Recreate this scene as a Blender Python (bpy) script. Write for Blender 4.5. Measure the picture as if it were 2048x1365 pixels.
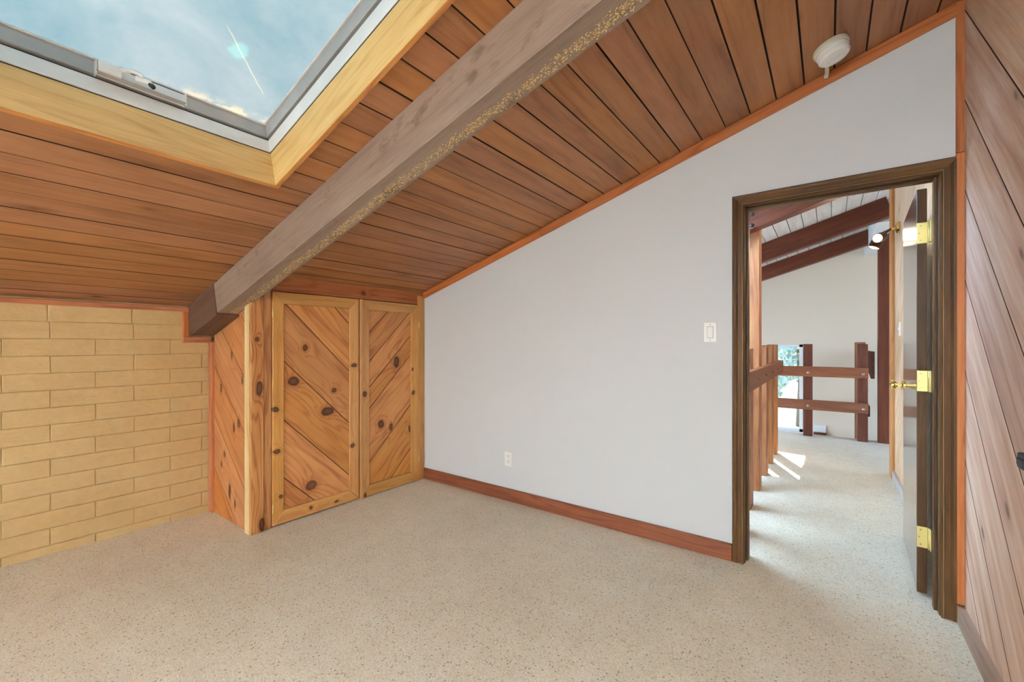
import bpy, bmesh, math, random
from mathutils import Vector, Matrix
from mathutils import noise as mnoise

for _o in list(bpy.data.objects):
    bpy.data.objects.remove(_o, do_unlink=True)
S = bpy.context.scene
COL = S.collection
random.seed(7)

# ------------------------------------------------------------------ camera
H = 1.25                       # eye height
FPX = 862.0                    # focal length in pixels of the 2048 px frame
YAW = math.atan(634.0 / FPX)
cam_d = bpy.data.cameras.new('camera')
cam_d.sensor_width = 36.0
cam_d.lens = FPX / 2048.0 * 36.0
cam_d.shift_y = (688.0 - 682.5) / 2048.0
cam_d.clip_start = 0.02
cam = bpy.data.objects.new('camera', cam_d)
COL.objects.link(cam)
cam.location = (0, 0, H)
cam.rotation_euler = (math.radians(90), 0, YAW)
S.camera = cam

# ------------------------------------------------------------------ world, sun, added fill lamps
SUN_EL, SUN_X, SUN_Y = 56.0, -0.40, 0.917      # the sun stands towards -X, +Y
world = bpy.data.worlds.new('world'); S.world = world
world.use_nodes = True
wn = world.node_tree.nodes; wl = world.node_tree.links
wn.clear()
w_out = wn.new('ShaderNodeOutputWorld')
w_bg = wn.new('ShaderNodeBackground')
w_sky = wn.new('ShaderNodeTexSky')
w_sky.sky_type = 'NISHITA'
w_sky.sun_disc = False
w_sky.sun_elevation = math.radians(SUN_EL)
w_sky.sun_rotation = math.atan2(SUN_X, SUN_Y)
w_sky.air_density = 1.0
w_sky.dust_density = 2.5
w_bg.inputs['Strength'].default_value = 0.42
wl.new(w_sky.outputs[0], w_bg.inputs['Color'])
wl.new(w_bg.outputs[0], w_out.inputs['Surface'])

sun_d = bpy.data.lights.new('sun', 'SUN')
sun_d.energy = 12.0
sun_d.angle = math.radians(0.6)
sun_d.color = (1.0, 0.95, 0.86)
sun = bpy.data.objects.new('sun', sun_d); COL.objects.link(sun)
sd = Vector((SUN_X, SUN_Y, 0)).normalized() * math.cos(math.radians(SUN_EL))
sd.z = math.sin(math.radians(SUN_EL))
sun.rotation_euler = sd.to_track_quat('Z', 'Y').to_euler()
sun.location = (0, 0, 12)


def area(name, loc, target, sx, sy, power, color):
    d = bpy.data.lights.new(name, 'AREA')
    d.shape = 'RECTANGLE'; d.size = sx; d.size_y = sy
    d.energy = power; d.color = color
    o = bpy.data.objects.new(name, d); COL.objects.link(o)
    o.location = loc
    o.rotation_euler = (Vector(loc) - Vector(target)).to_track_quat('Z', 'Y').to_euler()
    return o


# fill lamps added to boost daylight at the added openings (they stand outside the glass)
area('fill_bedroom_window', (-0.75, -4.95, 0.9), (-0.3, 2.4, 2.3), 3.0, 1.7, 225, (0.91, 0.965, 1.0))
area('fill_rear_skylight', (-0.40, -1.35, 3.25), (-0.15, -1.25, 0.0), 1.4, 1.4, 900, (0.93, 0.975, 1.0))
area('fill_hall_window', (-4.6, 5.4, 0.6), (0.0, 5.0, 0.5), 4.4, 3.0, 190, (0.52, 0.76, 1.0))
area('fill_hall_skylight', (-1.35, 3.5, 2.85), (0.0, 3.4, 0.0), 1.2, 1.2, 330, (0.46, 0.71, 1.0))
area('fill_hall_side_window', (3.6, 6.4, 1.4), (0.0, 5.6, 0.6), 2.4, 1.8, 40, (0.80, 0.92, 1.0))

S.view_settings.view_transform = 'Standard'
S.view_settings.look = 'None'
S.view_settings.gamma = 1.0
S.view_settings.use_curve_mapping = False
S.view_settings.exposure = 0.72

# ------------------------------------------------------------------ helpers
WM = {}                                   # world matrices by object name


def link(name, mesh, mat, M, parent=None):
    o = bpy.data.objects.new(name, mesh)
    COL.objects.link(o)
    if mat is not None and mesh is not None and not mesh.materials:
        mesh.materials.append(mat)
    WM[o.name] = M.copy()
    if parent is not None:
        o.parent = parent
        o.matrix_basis = WM[parent.name].inverted() @ M
    else:
        o.matrix_basis = M
    return o


def tag(o, label, cat, group=None, kind=None):
    o['label'] = label; o['category'] = cat
    if group: o['group'] = group
    if kind: o['kind'] = kind
    return o


def struct(o, label, cat):
    return tag(o, label, cat, kind='structure')


def empty(name, loc, parent=None):
    o = bpy.data.objects.new(name, None)
    COL.objects.link(o)
    o.empty_display_size = 0.1
    M = Matrix.Translation(Vector(loc))
    WM[o.name] = M
    if parent is not None:
        o.parent = parent
        o.matrix_basis = WM[parent.name].inverted() @ M
    else:
        o.matrix_basis = M
    return o


def bm_mesh(bm, name, smooth=False):
    me = bpy.data.meshes.new(name)
    bmesh.ops.recalc_face_normals(bm, faces=bm.faces[:])
    bm.to_mesh(me); bm.free()
    if smooth:
        for p in me.polygons: p.use_smooth = True
    return me


_boxcache = {}


def box_mesh(dx, dy, dz, ch, name):
    key = (round(dx, 4), round(dy, 4), round(dz, 4), round(ch, 5))
    if key in _boxcache: return _boxcache[key]
    bm = bmesh.new()
    bmesh.ops.create_cube(bm, size=1.0)
    bmesh.ops.scale(bm, vec=(dx, dy, dz), verts=bm.verts[:])
    if ch > 0:
        bmesh.ops.bevel(bm, geom=bm.edges[:], offset=ch, segments=1, affect='EDGES')
    me = bm_mesh(bm, name)
    return me


def frame(o, u, v):
    u = Vector(u).normalized(); v = Vector(v).normalized(); w = u.cross(v)
    M = Matrix((u, v, w)).transposed().to_4x4()
    M.translation = Vector(o)
    return M


def dark_sides(o, mat2, along_v=True):
    """grime and groove shade put into colour in the joints: every face but the broad ones takes mat2"""
    me = o.data
    if len(me.materials) < 2:
        me.materials.append(mat2)
        for p in me.polygons:
            if abs(p.normal.z) < 0.9: p.material_index = 1


def obox(name, centre, u, v, du, dv, dw, mat, parent=None, ch=0.002):
    """box with its own axes: u the long (grain) direction"""
    me = box_mesh(du, dv, dw, ch, name)
    if me.materials and me.materials[0] is not mat: me = me.copy(); me.materials.clear()
    return link(name, me, mat, frame(centre, u, v), parent)


def box(name, lo, hi, mat, parent=None, ch=0.002):
    lo = Vector(lo); hi = Vector(hi)
    lo, hi = Vector([min(a, b) for a, b in zip(lo, hi)]), Vector([max(a, b) for a, b in zip(lo, hi)])
    d = hi - lo; c = (hi + lo) / 2
    ax = [Vector((1, 0, 0)), Vector((0, 1, 0)), Vector((0, 0, 1))]
    i = max(range(3), key=lambda k: d[k])
    j = (i + 1) % 3; k = (i + 2) % 3
    return obox(name, c, ax[i], ax[j], d[i], d[j], d[k], mat, parent, min(ch, min(d) * 0.4))


def clip(poly, a, b, c):
    """keep a*x+b*y <= c"""
    out = []
    n = len(poly)
    for i in range(n):
        p, q = poly[i], poly[(i + 1) % n]
        fp = a * p[0] + b * p[1] - c; fq = a * q[0] + b * q[1] - c
        if fp <= 0: out.append(p)
        if (fp < 0 < fq) or (fq < 0 < fp):
            t = fp / (fp - fq)
            out.append((p[0] + t * (q[0] - p[0]), p[1] + t * (q[1] - p[1])))
    return out


def area2(poly):
    return 0.5 * sum(poly[i][0] * poly[(i + 1) % len(poly)][1] - poly[(i + 1) % len(poly)][0] * poly[i][1] for i in range(len(poly)))


def inset(poly, c):
    n = len(poly); out = []
    for i in range(n):
        p0, p1, p2 = Vector(poly[i - 1]), Vector(poly[i]), Vector(poly[(i + 1) % n])
        e1 = (p1 - p0).normalized(); e2 = (p2 - p1).normalized()
        n1 = Vector((-e1.y, e1.x)); n2 = Vector((-e2.y, e2.x))
        k = 1 + n1.dot(n2)
        out.append(tuple(p1 + (n1 + n2) * (c / max(k, 0.15))))
    return out


def prism(name, poly, t, M, mat, parent=None, ch=0.002):
    """polygon in the local XY plane of M, extruded 0..t along local Z, chamfer on the far face"""
    pts = []
    for p in poly:
        if not pts or (Vector(p) - Vector(pts[-1])).length > 1e-4: pts.append(tuple(p))
    if (Vector(pts[0]) - Vector(pts[-1])).length < 1e-4: pts.pop()
    if area2(pts) < 0: pts.reverse()
    cx = sum(p[0] for p in pts) / len(pts); cy = sum(p[1] for p in pts) / len(pts)
    pts = [(p[0] - cx, p[1] - cy) for p in pts]
    M2 = M @ Matrix.Translation((cx, cy, 0))
    bm = bmesh.new()
    L0 = [bm.verts.new((p[0], p[1], 0)) for p in pts]
    n = len(pts)
    layers = [L0]
    if ch > 0:
        layers.append([bm.verts.new((p[0], p[1], t - ch)) for p in pts])
        layers.append([bm.verts.new((p[0], p[1], t)) for p in inset(pts, ch)])
    else:
        layers.append([bm.verts.new((p[0], p[1], t)) for p in pts])
    bm.faces.new(list(reversed(L0)))
    bm.faces.new(layers[-1])
    for a, b in zip(layers[:-1], layers[1:]):
        for i in range(n):
            bm.faces.new((a[i], a[(i + 1) % n], b[(i + 1) % n], b[i]))
    return link(name, bm_mesh(bm, name), mat, M2, parent)


def lathe(name, prof, M, mat, parent=None, seg=32, smooth=True):
    """profile (r, z) turned round local Z"""
    bm = bmesh.new()
    rings = []
    for r, z in prof:
        if r < 1e-6: rings.append([bm.verts.new((0, 0, z))])
        else: rings.append([bm.verts.new((r * math.cos(2 * math.pi * i / seg), r * math.sin(2 * math.pi * i / seg), z)) for i in range(seg)])
    for a, b in zip(rings[:-1], rings[1:]):
        for i in range(seg):
            j = (i + 1) % seg
            if len(a) == 1 and len(b) == 1: continue
            if len(a) == 1: bm.faces.new((a[0], b[j], b[i]))
            elif len(b) == 1: bm.faces.new((a[i], a[j], b[0]))
            else: bm.faces.new((a[i], a[j], b[j], b[i]))
    me = bm_mesh(bm, name)
    if smooth:
        for p in me.polygons: p.use_smooth = True
        try: me.set_sharp_from_angle(angle=math.radians(35))
        except Exception: pass
    return link(name, me, mat, M, parent)


def tube(name, pts, r, mat, parent=None, seg=10, caps=True):
    """round bar through world points"""
    pts = [Vector(p) for p in pts]
    c = sum(pts, Vector()) / len(pts)
    bm = bmesh.new(); rings = []
    for i, p in enumerate(pts):
        d = (pts[min(i + 1, len(pts) - 1)] - pts[max(i - 1, 0)]).normalized()
        a = d.orthogonal().normalized() if i == 0 else (a - d * a.dot(d)).normalized()
        b = d.cross(a)
        rings.append([bm.verts.new(p - c + (a * math.cos(2 * math.pi * k / seg) + b * math.sin(2 * math.pi * k / seg)) * r) for k in range(seg)])
    for q, s in zip(rings[:-1], rings[1:]):
        for k in range(seg):
            bm.faces.new((q[k], q[(k + 1) % seg], s[(k + 1) % seg], s[k]))
    if caps:
        bm.faces.new(rings[0]); bm.faces.new(rings[-1])
    return link(name, bm_mesh(bm, name, True), mat, Matrix.Translation(c), parent)


def multi_box(name, boxes, mat, parent=None):
    """several touching slabs of one surface"""
    c = Vector((0, 0, 0)); n = 0
    for lo, hi in boxes:
        c += (Vector(lo) + Vector(hi)) / 2; n += 1
    c /= n
    bm = bmesh.new()
    for lo, hi in boxes:
        r = bmesh.ops.create_cube(bm, size=1.0)
        d = Vector(hi) - Vector(lo); m = (Vector(lo) + Vector(hi)) / 2 - c
        for v in r['verts']: v.co = Vector((v.co.x * d.x, v.co.y * d.y, v.co.z * d.z)) + m
    return link(name, bm_mesh(bm, name), mat, Matrix.Translation(c), parent)


# ------------------------------------------------------------------ materials
def new_mat(name):
    m = bpy.data.materials.new(name); m.use_nodes = True
    nt = m.node_tree
    for n in list(nt.nodes): nt.nodes.remove(n)
    out = nt.nodes.new('ShaderNodeOutputMaterial')
    b = nt.nodes.new('ShaderNodeBsdfPrincipled')
    nt.links.new(b.outputs[0], out.inputs['Surface'])
    return m, nt, b, out


class NG:
    def __init__(s, nt): s.nt = nt

    def n(s, t, **kw):
        x = s.nt.nodes.new(t)
        for k, v in kw.items(): setattr(x, k, v)
        return x

    def l(s, a, b): s.nt.links.new(a, b)

    def math(s, op, a, b=None, c=None, clamp=False):
        x = s.n('ShaderNodeMath', operation=op); x.use_clamp = clamp
        for i, v in enumerate((a, b, c)):
            if v is None: continue
            if isinstance(v, (int, float)): x.inputs[i].default_value = v
            else: s.l(v, x.inputs[i])
        return x.outputs[0]

    def vmath(s, op, a, b=None, out=0):
        x = s.n('ShaderNodeVectorMath', operation=op)
        for i, v in enumerate((a, b)):
            if v is None: continue
            if isinstance(v, (tuple, list)): x.inputs[i].default_value = v
            else: s.l(v, x.inputs[i])
        return x.outputs['Value'] if out == 'v' else x.outputs[0]

    def noise(s, vec, scale=1.0, detail=2.0, rough=0.5, dist=0.0):
        x = s.n('ShaderNodeTexNoise')
        x.inputs['Scale'].default_value = scale; x.inputs['Detail'].default_value = detail
        x.inputs['Roughness'].default_value = rough; x.inputs['Distortion'].default_value = dist
        s.l(vec, x.inputs['Vector'])
        return x.outputs['Fac']

    def ramp(s, fac, stops, interp='LINEAR'):
        x = s.n('ShaderNodeValToRGB'); cr = x.color_ramp; cr.interpolation = interp
        while len(cr.elements) < len(stops): cr.elements.new(0.5)
        for e, (p, c) in zip(cr.elements, stops):
            e.position = p; e.color = (c[0], c[1], c[2], 1) if not isinstance(c, (int, float)) else (c, c, c, 1)
        s.l(fac, x.inputs[0])
        return x.outputs[0]

    def mix(s, fac, a, b, blend='MIX'):
        x = s.n('ShaderNodeMix', data_type='RGBA', blend_type=blend)
        if isinstance(fac, (int, float)): x.inputs[0].default_value = fac
        else: s.l(fac, x.inputs[0])
        for i, v in ((6, a), (7, b)):
            if isinstance(v, (tuple, list)): x.inputs[i].default_value = (v[0], v[1], v[2], 1)
            else: s.l(v, x.inputs[i])
        return x.outputs[2]

    def maprange(s, v, a, b, c=0.0, d=1.0, smooth=True):
        x = s.n('ShaderNodeMapRange', interpolation_type='SMOOTHSTEP' if smooth else 'LINEAR')
        s.l(v, x.inputs['Value'])
        x.inputs['From Min'].default_value = a; x.inputs['From Max'].default_value = b
        x.inputs['To Min'].default_value = c; x.inputs['To Max'].default_value = d
        return x.outputs['Result']

    def bump(s, h, strength, dist, bsdf, prev=None):
        x = s.n('ShaderNodeBump')
        x.inputs['Strength'].default_value = strength; x.inputs['Distance'].default_value = dist
        s.l(h, x.inputs['Height'])
        if prev is not None: s.l(prev, x.inputs['Normal'])
        s.l(x.outputs[0], bsdf.inputs['Normal'])
        return x.outputs[0]


def wood(name, dark, mid, light, rough=0.55, ring=9.0, ringamt=0.35, var=0.22, knots=None, rnd_knots=0.0,
         spec=0.3, fiber=0.22, blotch=0.45, bump=0.25, hue=0.0, knotcol=(0.055, 0.018, 0.008), coat=0.0):
    """stained timber: local X of every board is the grain direction"""
    m, nt, b, out = new_mat(name); g = NG(nt)
    tc = g.n('ShaderNodeTexCoord'); oi = g.n('ShaderNodeObjectInfo')
    rv = g.n('ShaderNodeCombineXYZ')
    g.l(g.math('MULTIPLY', oi.outputs['Random'], 41.0), rv.inputs[0])
    g.l(g.math('MULTIPLY', oi.outputs['Random'], 17.3), rv.inputs[1])
    g.l(g.math('MULTIPLY', oi.outputs['Random'], 7.7), rv.inputs[2])
    p = g.vmath('ADD', tc.outputs['Object'], rv.outputs[0])
    kd = None
    if knots:
        geo = g.n('ShaderNodeNewGeometry')
        warp = g.n('ShaderNodeTexNoise'); warp.inputs['Scale'].default_value = 14.0
        g.l(geo.outputs['Position'], warp.inputs['Vector'])
        wv = g.vmath('MULTIPLY', g.vmath('SUBTRACT', warp.outputs['Color'], (0.5, 0.5, 0.5)), (0.022, 0.022, 0.022))
        P = g.vmath('ADD', geo.outputs['Position'], wv)
        for c, s in knots:
            d = g.vmath('LENGTH', g.vmath('MULTIPLY', g.vmath('SUBTRACT', P, c), s), out='v')
            kd = d if kd is None else g.math('MINIMUM', kd, d)
    A = g.noise(g.vmath('MULTIPLY', p, (1.3, 20, 20)), 1.0, 4.0, 0.6, 0.15)
    Bn = g.noise(g.vmath('MULTIPLY', p, (0.6, 6.5, 6.5)), 1.0, 3.0, 0.5)
    C = g.noise(g.vmath('MULTIPLY', p, (7, 190, 190)), 1.0, 2.0, 0.6)
    D = g.noise(g.vmath('MULTIPLY', p, (1.8, 5.0, 5.0)), 1.0, 3.0, 0.6)
    sep = g.n('ShaderNodeSeparateXYZ'); g.l(p, sep.inputs[0])
    rr = g.math('ADD', g.math('MULTIPLY', sep.outputs[1], ring * 1.7), g.math('MULTIPLY', Bn, 5.0 + ring * 0.45))
    rr = g.math('ADD', rr, g.math('MULTIPLY', sep.outputs[2], ring * 2.0))
    if kd is not None:
        rr = g.math('ADD', rr, g.math('MULTIPLY', g.math('EXPONENT', g.math('MULTIPLY', kd, -0.8)), 4.0))
    fig = g.math('POWER', g.math('ADD', g.math('MULTIPLY', g.math('SINE', g.math('MULTIPLY', rr, 6.2832)), 0.5), 0.5), 3.5)
    f = g.math('ADD', g.math('MULTIPLY', A, blotch), g.math('MULTIPLY', C, fiber))
    f = g.math('ADD', f, g.math('MULTIPLY', D, 0.33))
    f = g.math('SUBTRACT', f, g.math('MULTIPLY', fig, ringamt * 0.42))
    mean = 0.5 * (blotch + fiber + 0.33) - ringamt * 0.42 * 0.28
    f = g.math('ADD', g.math('MULTIPLY', g.math('SUBTRACT', f, mean), 1.9), 0.5, clamp=True)
    col = g.ramp(f, [(0.08, dark), (0.5, mid), (0.92, light)])
    hs = g.n('ShaderNodeHueSaturation')
    r2 = g.math('FRACT', g.math('MULTIPLY', oi.outputs['Random'], 13.37))
    g.l(g.math('ADD', g.math('MULTIPLY', g.math('SUBTRACT', oi.outputs['Random'], 0.5), 2 * var), 1.0), hs.inputs['Value'])
    g.l(g.math('ADD', g.math('MULTIPLY', g.math('SUBTRACT', r2, 0.5), hue * 0.45), 0.5), hs.inputs['Hue'])
    g.l(g.math('ADD', g.math('MULTIPLY', g.math('SUBTRACT', r2, 0.5), 0.10), 1.0), hs.inputs['Saturation'])
    g.l(col, hs.inputs['Color']); col = hs.outputs[0]
    if rnd_knots > 0:
        vo = g.n('ShaderNodeTexVoronoi'); vo.inputs['Scale'].default_value = 1.0
        g.l(g.vmath('MULTIPLY', p, (3.2, 7.5, 7.5)), vo.inputs['Vector'])
        sc = g.n('ShaderNodeSeparateColor'); g.l(vo.outputs['Color'], sc.inputs[0])
        on = g.math('LESS_THAN', sc.outputs[0], rnd_knots)
        size = g.math('ADD', g.math('MULTIPLY', sc.outputs[1], 0.09), 0.05)
        kk = g.math('DIVIDE', vo.outputs['Distance'], size)
        mk = g.math('MULTIPLY', g.maprange(kk, 0.55, 1.25, 1, 0), on)
        halo = g.math('MULTIPLY', g.maprange(kk, 0.8, 3.4, 0.5, 0), on)
        col = g.mix(halo, col, dark)
        col = g.mix(g.math('MULTIPLY', mk, 0.85), col, knotcol)
    if kd is not None:
        col = g.mix(g.maprange(kd, 0.9, 2.3, 0.5, 0), col, dark)
        kc = g.mix(g.maprange(kd, 0.2, 0.85, 0, 1), (knotcol[0] * 2.6, knotcol[1] * 2.6, knotcol[2] * 2.4), knotcol)
        col = g.mix(g.maprange(kd, 0.82, 1.1, 0.93, 0), col, kc)
    g.l(col, b.inputs['Base Color'])
    b.inputs['Roughness'].default_value = rough
    b.inputs['Specular IOR Level'].default_value = spec
    if coat: b.inputs['Coat Weight'].default_value = coat; b.inputs['Coat Roughness'].default_value = 0.12
    if bump: g.bump(g.math('ADD', C, g.math('MULTIPLY', fig, -0.3)), bump, 0.002, b)
    return m


def plain(name, col, rough=0.6, metal=0.0, spec=0.4, nscale=0, namt=0.0, bscale=0, bstr=0.0, bdist=0.002):
    m, nt, b, out = new_mat(name); g = NG(nt)
    b.inputs['Base Color'].default_value = (*col, 1)
    b.inputs['Roughness'].default_value = rough; b.inputs['Metallic'].default_value = metal
    b.inputs['Specular IOR Level'].default_value = spec
    tc = g.n('ShaderNodeTexCoord')
    if nscale:
        f = g.noise(tc.outputs['Object'], nscale, 3.0, 0.6)
        c2 = tuple(max(0, c * (1 - namt)) for c in col); c3 = tuple(min(1, c * (1 + namt)) for c in col)
        g.l(g.ramp(f, [(0.25, c2), (0.75, c3)]), b.inputs['Base Color'])
    if bscale:
        g.bump(g.noise(tc.outputs['Object'], bscale, 3.0, 0.6), bstr, bdist, b)
    return m


def emit(name, col, strength):
    m = bpy.data.materials.new(name); m.use_nodes = True
    nt = m.node_tree; nt.nodes.clear(); g = NG(nt)
    o = g.n('ShaderNodeOutputMaterial'); e = g.n('ShaderNodeEmission')
    e.inputs['Color'].default_value = (*col, 1); e.inputs['Strength'].default_value = strength
    g.l(e.outputs[0], o.inputs['Surface'])
    return m


def clear_glass(name, tint=(0.95, 0.98, 0.98)):
    m = bpy.data.materials.new(name); m.use_nodes = True
    nt = m.node_tree; nt.nodes.clear(); g = NG(nt)
    o = g.n('ShaderNodeOutputMaterial'); t = g.n('ShaderNodeBsdfTransparent'); gl = g.n('ShaderNodeBsdfGlossy')
    t.inputs[0].default_value = (*tint, 1); gl.inputs['Roughness'].default_value = 0.02
    fr = g.n('ShaderNodeFresnel'); fr.inputs[0].default_value = 1.45
    mx = g.n('ShaderNodeMixShader')
    g.l(fr.outputs[0], mx.inputs[0]); g.l(t.outputs[0], mx.inputs[1]); g.l(gl.outputs[0], mx.inputs[2])
    g.l(mx.outputs[0], o.inputs['Surface'])
    return m


M = {}
M['ceil'] = wood('stained_ceiling_pine', (0.140, 0.054, 0.023), (0.365, 0.160, 0.066), (0.485, 0.24, 0.108), rough=0.5, ring=6, ringamt=0.12,
                 var=0.09, rnd_knots=0.12, spec=0.3, blotch=0.34, fiber=0.12, hue=0.012)
M['ceil_hall'] = wood('whitewashed_ceiling_pine', (0.52, 0.46, 0.42), (0.68, 0.64, 0.62), (0.8, 0.77, 0.76), rough=0.6, ringamt=0.15, var=0.06, rnd_knots=0.12, knotcol=(0.3, 0.16, 0.08))
M['closet_plank'] = wood('closet_knotty_pine', (0.27, 0.085, 0.022), (0.50, 0.205, 0.060), (0.66, 0.33, 0.11), rough=0.45, ring=11, ringamt=0.55, var=0.10, spec=0.4,
                         blotch=0.55, hue=0.02, knots=None)
M['trim_red'] = wood('red_cedar_trim', (0.30, 0.090, 0.032), (0.52, 0.185, 0.070), (0.64, 0.27, 0.115), rough=0.5, ringamt=0.25, var=0.12, rnd_knots=0.03)
M['base'] = wood('baseboard_redwood', (0.10, 0.026, 0.010), (0.23, 0.066, 0.026), (0.34, 0.12, 0.05), rough=0.45, ringamt=0.25, var=0.1, rnd_knots=0.14)
M['cedar'] = wood('weathered_cedar', (0.44, 0.24, 0.155), (0.64, 0.43, 0.32), (0.78, 0.62, 0.51), rough=0.6, ring=5, ringamt=0.16, var=0.12, rnd_knots=0.26,
                  spec=0.25, blotch=0.72, hue=0.03, knotcol=(0.13, 0.09, 0.085))
M['casing'] = wood('dark_stained_casing', (0.028, 0.011, 0.004), (0.085, 0.038, 0.012), (0.19, 0.095, 0.030), rough=0.45, ring=8, ringamt=0.08, var=0.05, spec=0.2, blotch=0.32, fiber=0.16)
M['casing_worn_glint'] = wood('worn_glint_casing_edge', (0.10, 0.05, 0.018), (0.22, 0.12, 0.045), (0.34, 0.20, 0.08), rough=0.45, ring=8, ringamt=0.1, var=0.03)
M['door'] = wood('dark_varnished_door', (0.030, 0.012, 0.005), (0.055, 0.025, 0.010), (0.085, 0.042, 0.018), rough=0.3, ringamt=0.2, var=0.0, spec=0.6, coat=1.0, bump=0.02)
M['beamred'] = wood('red_brown_beam', (0.075, 0.016, 0.007), (0.14, 0.034, 0.014), (0.21, 0.060, 0.026), rough=0.5, ringamt=0.2, var=0.08, rnd_knots=0.05)
M['post'] = wood('orange_post_fir', (0.17, 0.048, 0.014), (0.32, 0.112, 0.034), (0.45, 0.195, 0.065), rough=0.5, ringamt=0.25, var=0.2, rnd_knots=0.08, hue=0.02)
M['rail'] = wood('rail_fir', (0.14, 0.038, 0.014), (0.25, 0.080, 0.030), (0.36, 0.14, 0.06), rough=0.45, ringamt=0.25, var=0.1, rnd_knots=0.05)
M['curb'] = wood('skylight_pine', (0.44, 0.235, 0.068), (0.64, 0.425, 0.165), (0.74, 0.56, 0.265), rough=0.5, ring=12, ringamt=0.2, var=0.04, rnd_knots=0.03, blotch=0.3)
M['post_pale'] = wood('post_sapwood', (0.52, 0.33, 0.12), (0.74, 0.56, 0.29), (0.85, 0.72, 0.45), rough=0.5, ringamt=0.2, var=0.03)

M['wall'] = plain('white_wall_paint', (0.70, 0.72, 0.745), rough=0.75, spec=0.25, bscale=60, bstr=0.06, bdist=0.003)
M['wall_far'] = plain('cream_wall_paint', (0.80, 0.695, 0.575), rough=0.75, spec=0.25, bscale=60, bstr=0.05)
M['alu'] = plain('mill_aluminium', (0.80, 0.79, 0.775), rough=0.42, metal=0.25, nscale=6, namt=0.08)
M['alu_grey'] = plain('weathered_grey_aluminium', (0.46, 0.45, 0.44), rough=0.42, metal=0.3, nscale=6, namt=0.12)
M['seal'] = plain('dark_seal', (0.03, 0.03, 0.035), rough=0.6)
M['plastic'] = plain('white_plastic', (0.90, 0.90, 0.885), rough=0.35, spec=0.5)
M['ivory'] = plain('ivory_plastic', (0.78, 0.75, 0.63), rough=0.4, spec=0.5)
M['gap'] = plain('dark_slot', (0.02, 0.02, 0.02), rough=0.7)
M['brass'] = plain('polished_brass', (0.86, 0.62, 0.20), rough=0.22, metal=1.0)
M['brass_dull'] = plain('satin_brass_hinge', (0.80, 0.68, 0.26), rough=0.42, metal=0.55)
M['steel'] = plain('grey_steel', (0.42, 0.40, 0.38), rough=0.4, metal=1.0)
M['bronze'] = plain('bronze_lamp_metal', (0.10, 0.045, 0.022), rough=0.35, metal=0.6)
M['iron'] = plain('black_iron', (0.02, 0.02, 0.024), rough=0.5, metal=0.3)
M['glass'] = clear_glass('window_glass')
M['white_frame'] = plain('white_window_frame', (0.85, 0.86, 0.86), rough=0.4)
M['grass'] = plain('garden_ground', (0.24, 0.29, 0.27), rough=0.9, nscale=1.5, namt=0.5)
M['leaf'] = plain('leaf_green', (0.34, 0.46, 0.42), rough=0.6, nscale=3, namt=0.5)
M['bark'] = plain('bark', (0.22, 0.17, 0.13), rough=0.9, nscale=12, namt=0.4, bscale=20, bstr=0.5, bdist=0.02)
M['bulb'] = emit('lit_bulb', (1.0, 0.93, 0.78), 6.0)
M['deck'] = plain('roof_deck_board', (0.09, 0.045, 0.025), rough=0.8, nscale=8, namt=0.3)
M['edge'] = wood('orange_raw_edge', (0.34, 0.12, 0.03), (0.52, 0.22, 0.06), (0.64, 0.32, 0.10), var=0.03)
M['joint'] = plain('dark_board_edge', (0.045, 0.018, 0.009), rough=0.9)  # joint grime and groove shade put into one dark colour
M['backing'] = plain('dark_joint', (0.05, 0.022, 0.012), rough=0.9)


def knot_axes(front=True):
    pass


# carpet -----------------------------------------------------------
def carpet():
    m, nt, b, out = new_mat('flecked_loop_carpet'); g = NG(nt)
    geo = g.n('ShaderNodeNewGeometry'); P = geo.outputs['Position']
    big = g.noise(P, 0.9, 3.0, 0.55)
    mid = g.noise(P, 7.0, 3.0, 0.6)
    tuft = g.n('ShaderNodeTexVoronoi'); tuft.inputs['Scale'].default_value = 210.0; g.l(P, tuft.inputs['Vector'])
    tc = g.n('ShaderNodeSeparateColor'); g.l(tuft.outputs['Color'], tc.inputs[0])
    f = g.math('ADD', g.math('MULTIPLY', big, 0.45), g.math('MULTIPLY', mid, 0.25))
    f = g.math('ADD', f, g.math('MULTIPLY', tc.outputs[0], 0.3))
    col = g.ramp(f, [(0.30, (0.62, 0.54, 0.395)), (0.70, (0.83, 0.775, 0.645))])
    fl = g.n('ShaderNodeTexVoronoi'); fl.inputs['Scale'].default_value = 88.0; g.l(P, fl.inputs['Vector'])
    fc = g.n('ShaderNodeSeparateColor'); g.l(fl.outputs['Color'], fc.inputs[0])
    rad = g.math('ADD', g.math('MULTIPLY', fc.outputs[2], 0.22), 0.14)
    mk = g.math('MULTIPLY', g.math('LESS_THAN', fl.outputs['Distance'], rad), g.math('LESS_THAN', fc.outputs[0], 0.34))
    col = g.mix(g.math('MULTIPLY', mk, 0.62), col, (0.22, 0.14, 0.075))
    mk2 = g.math('MULTIPLY', g.math('LESS_THAN', fl.outputs['Distance'], 0.34), g.math('GREATER_THAN', fc.outputs[0], 0.72))
    col = g.mix(g.math('MULTIPLY', mk2, 0.45), col, (0.47, 0.36, 0.235))
    g.l(col, b.inputs['Base Color'])
    b.inputs['Roughness'].default_value = 0.95; b.inputs['Specular IOR Level'].default_value = 0.1
    b.inputs['Sheen Weight'].default_value = 0.15
    h = g.math('ADD', g.math('MULTIPLY', tuft.outputs['Distance'], -1.0), g.math('MULTIPLY', mid, 0.6))
    g.bump(h, 0.3, 0.003, b)
    return m


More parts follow.
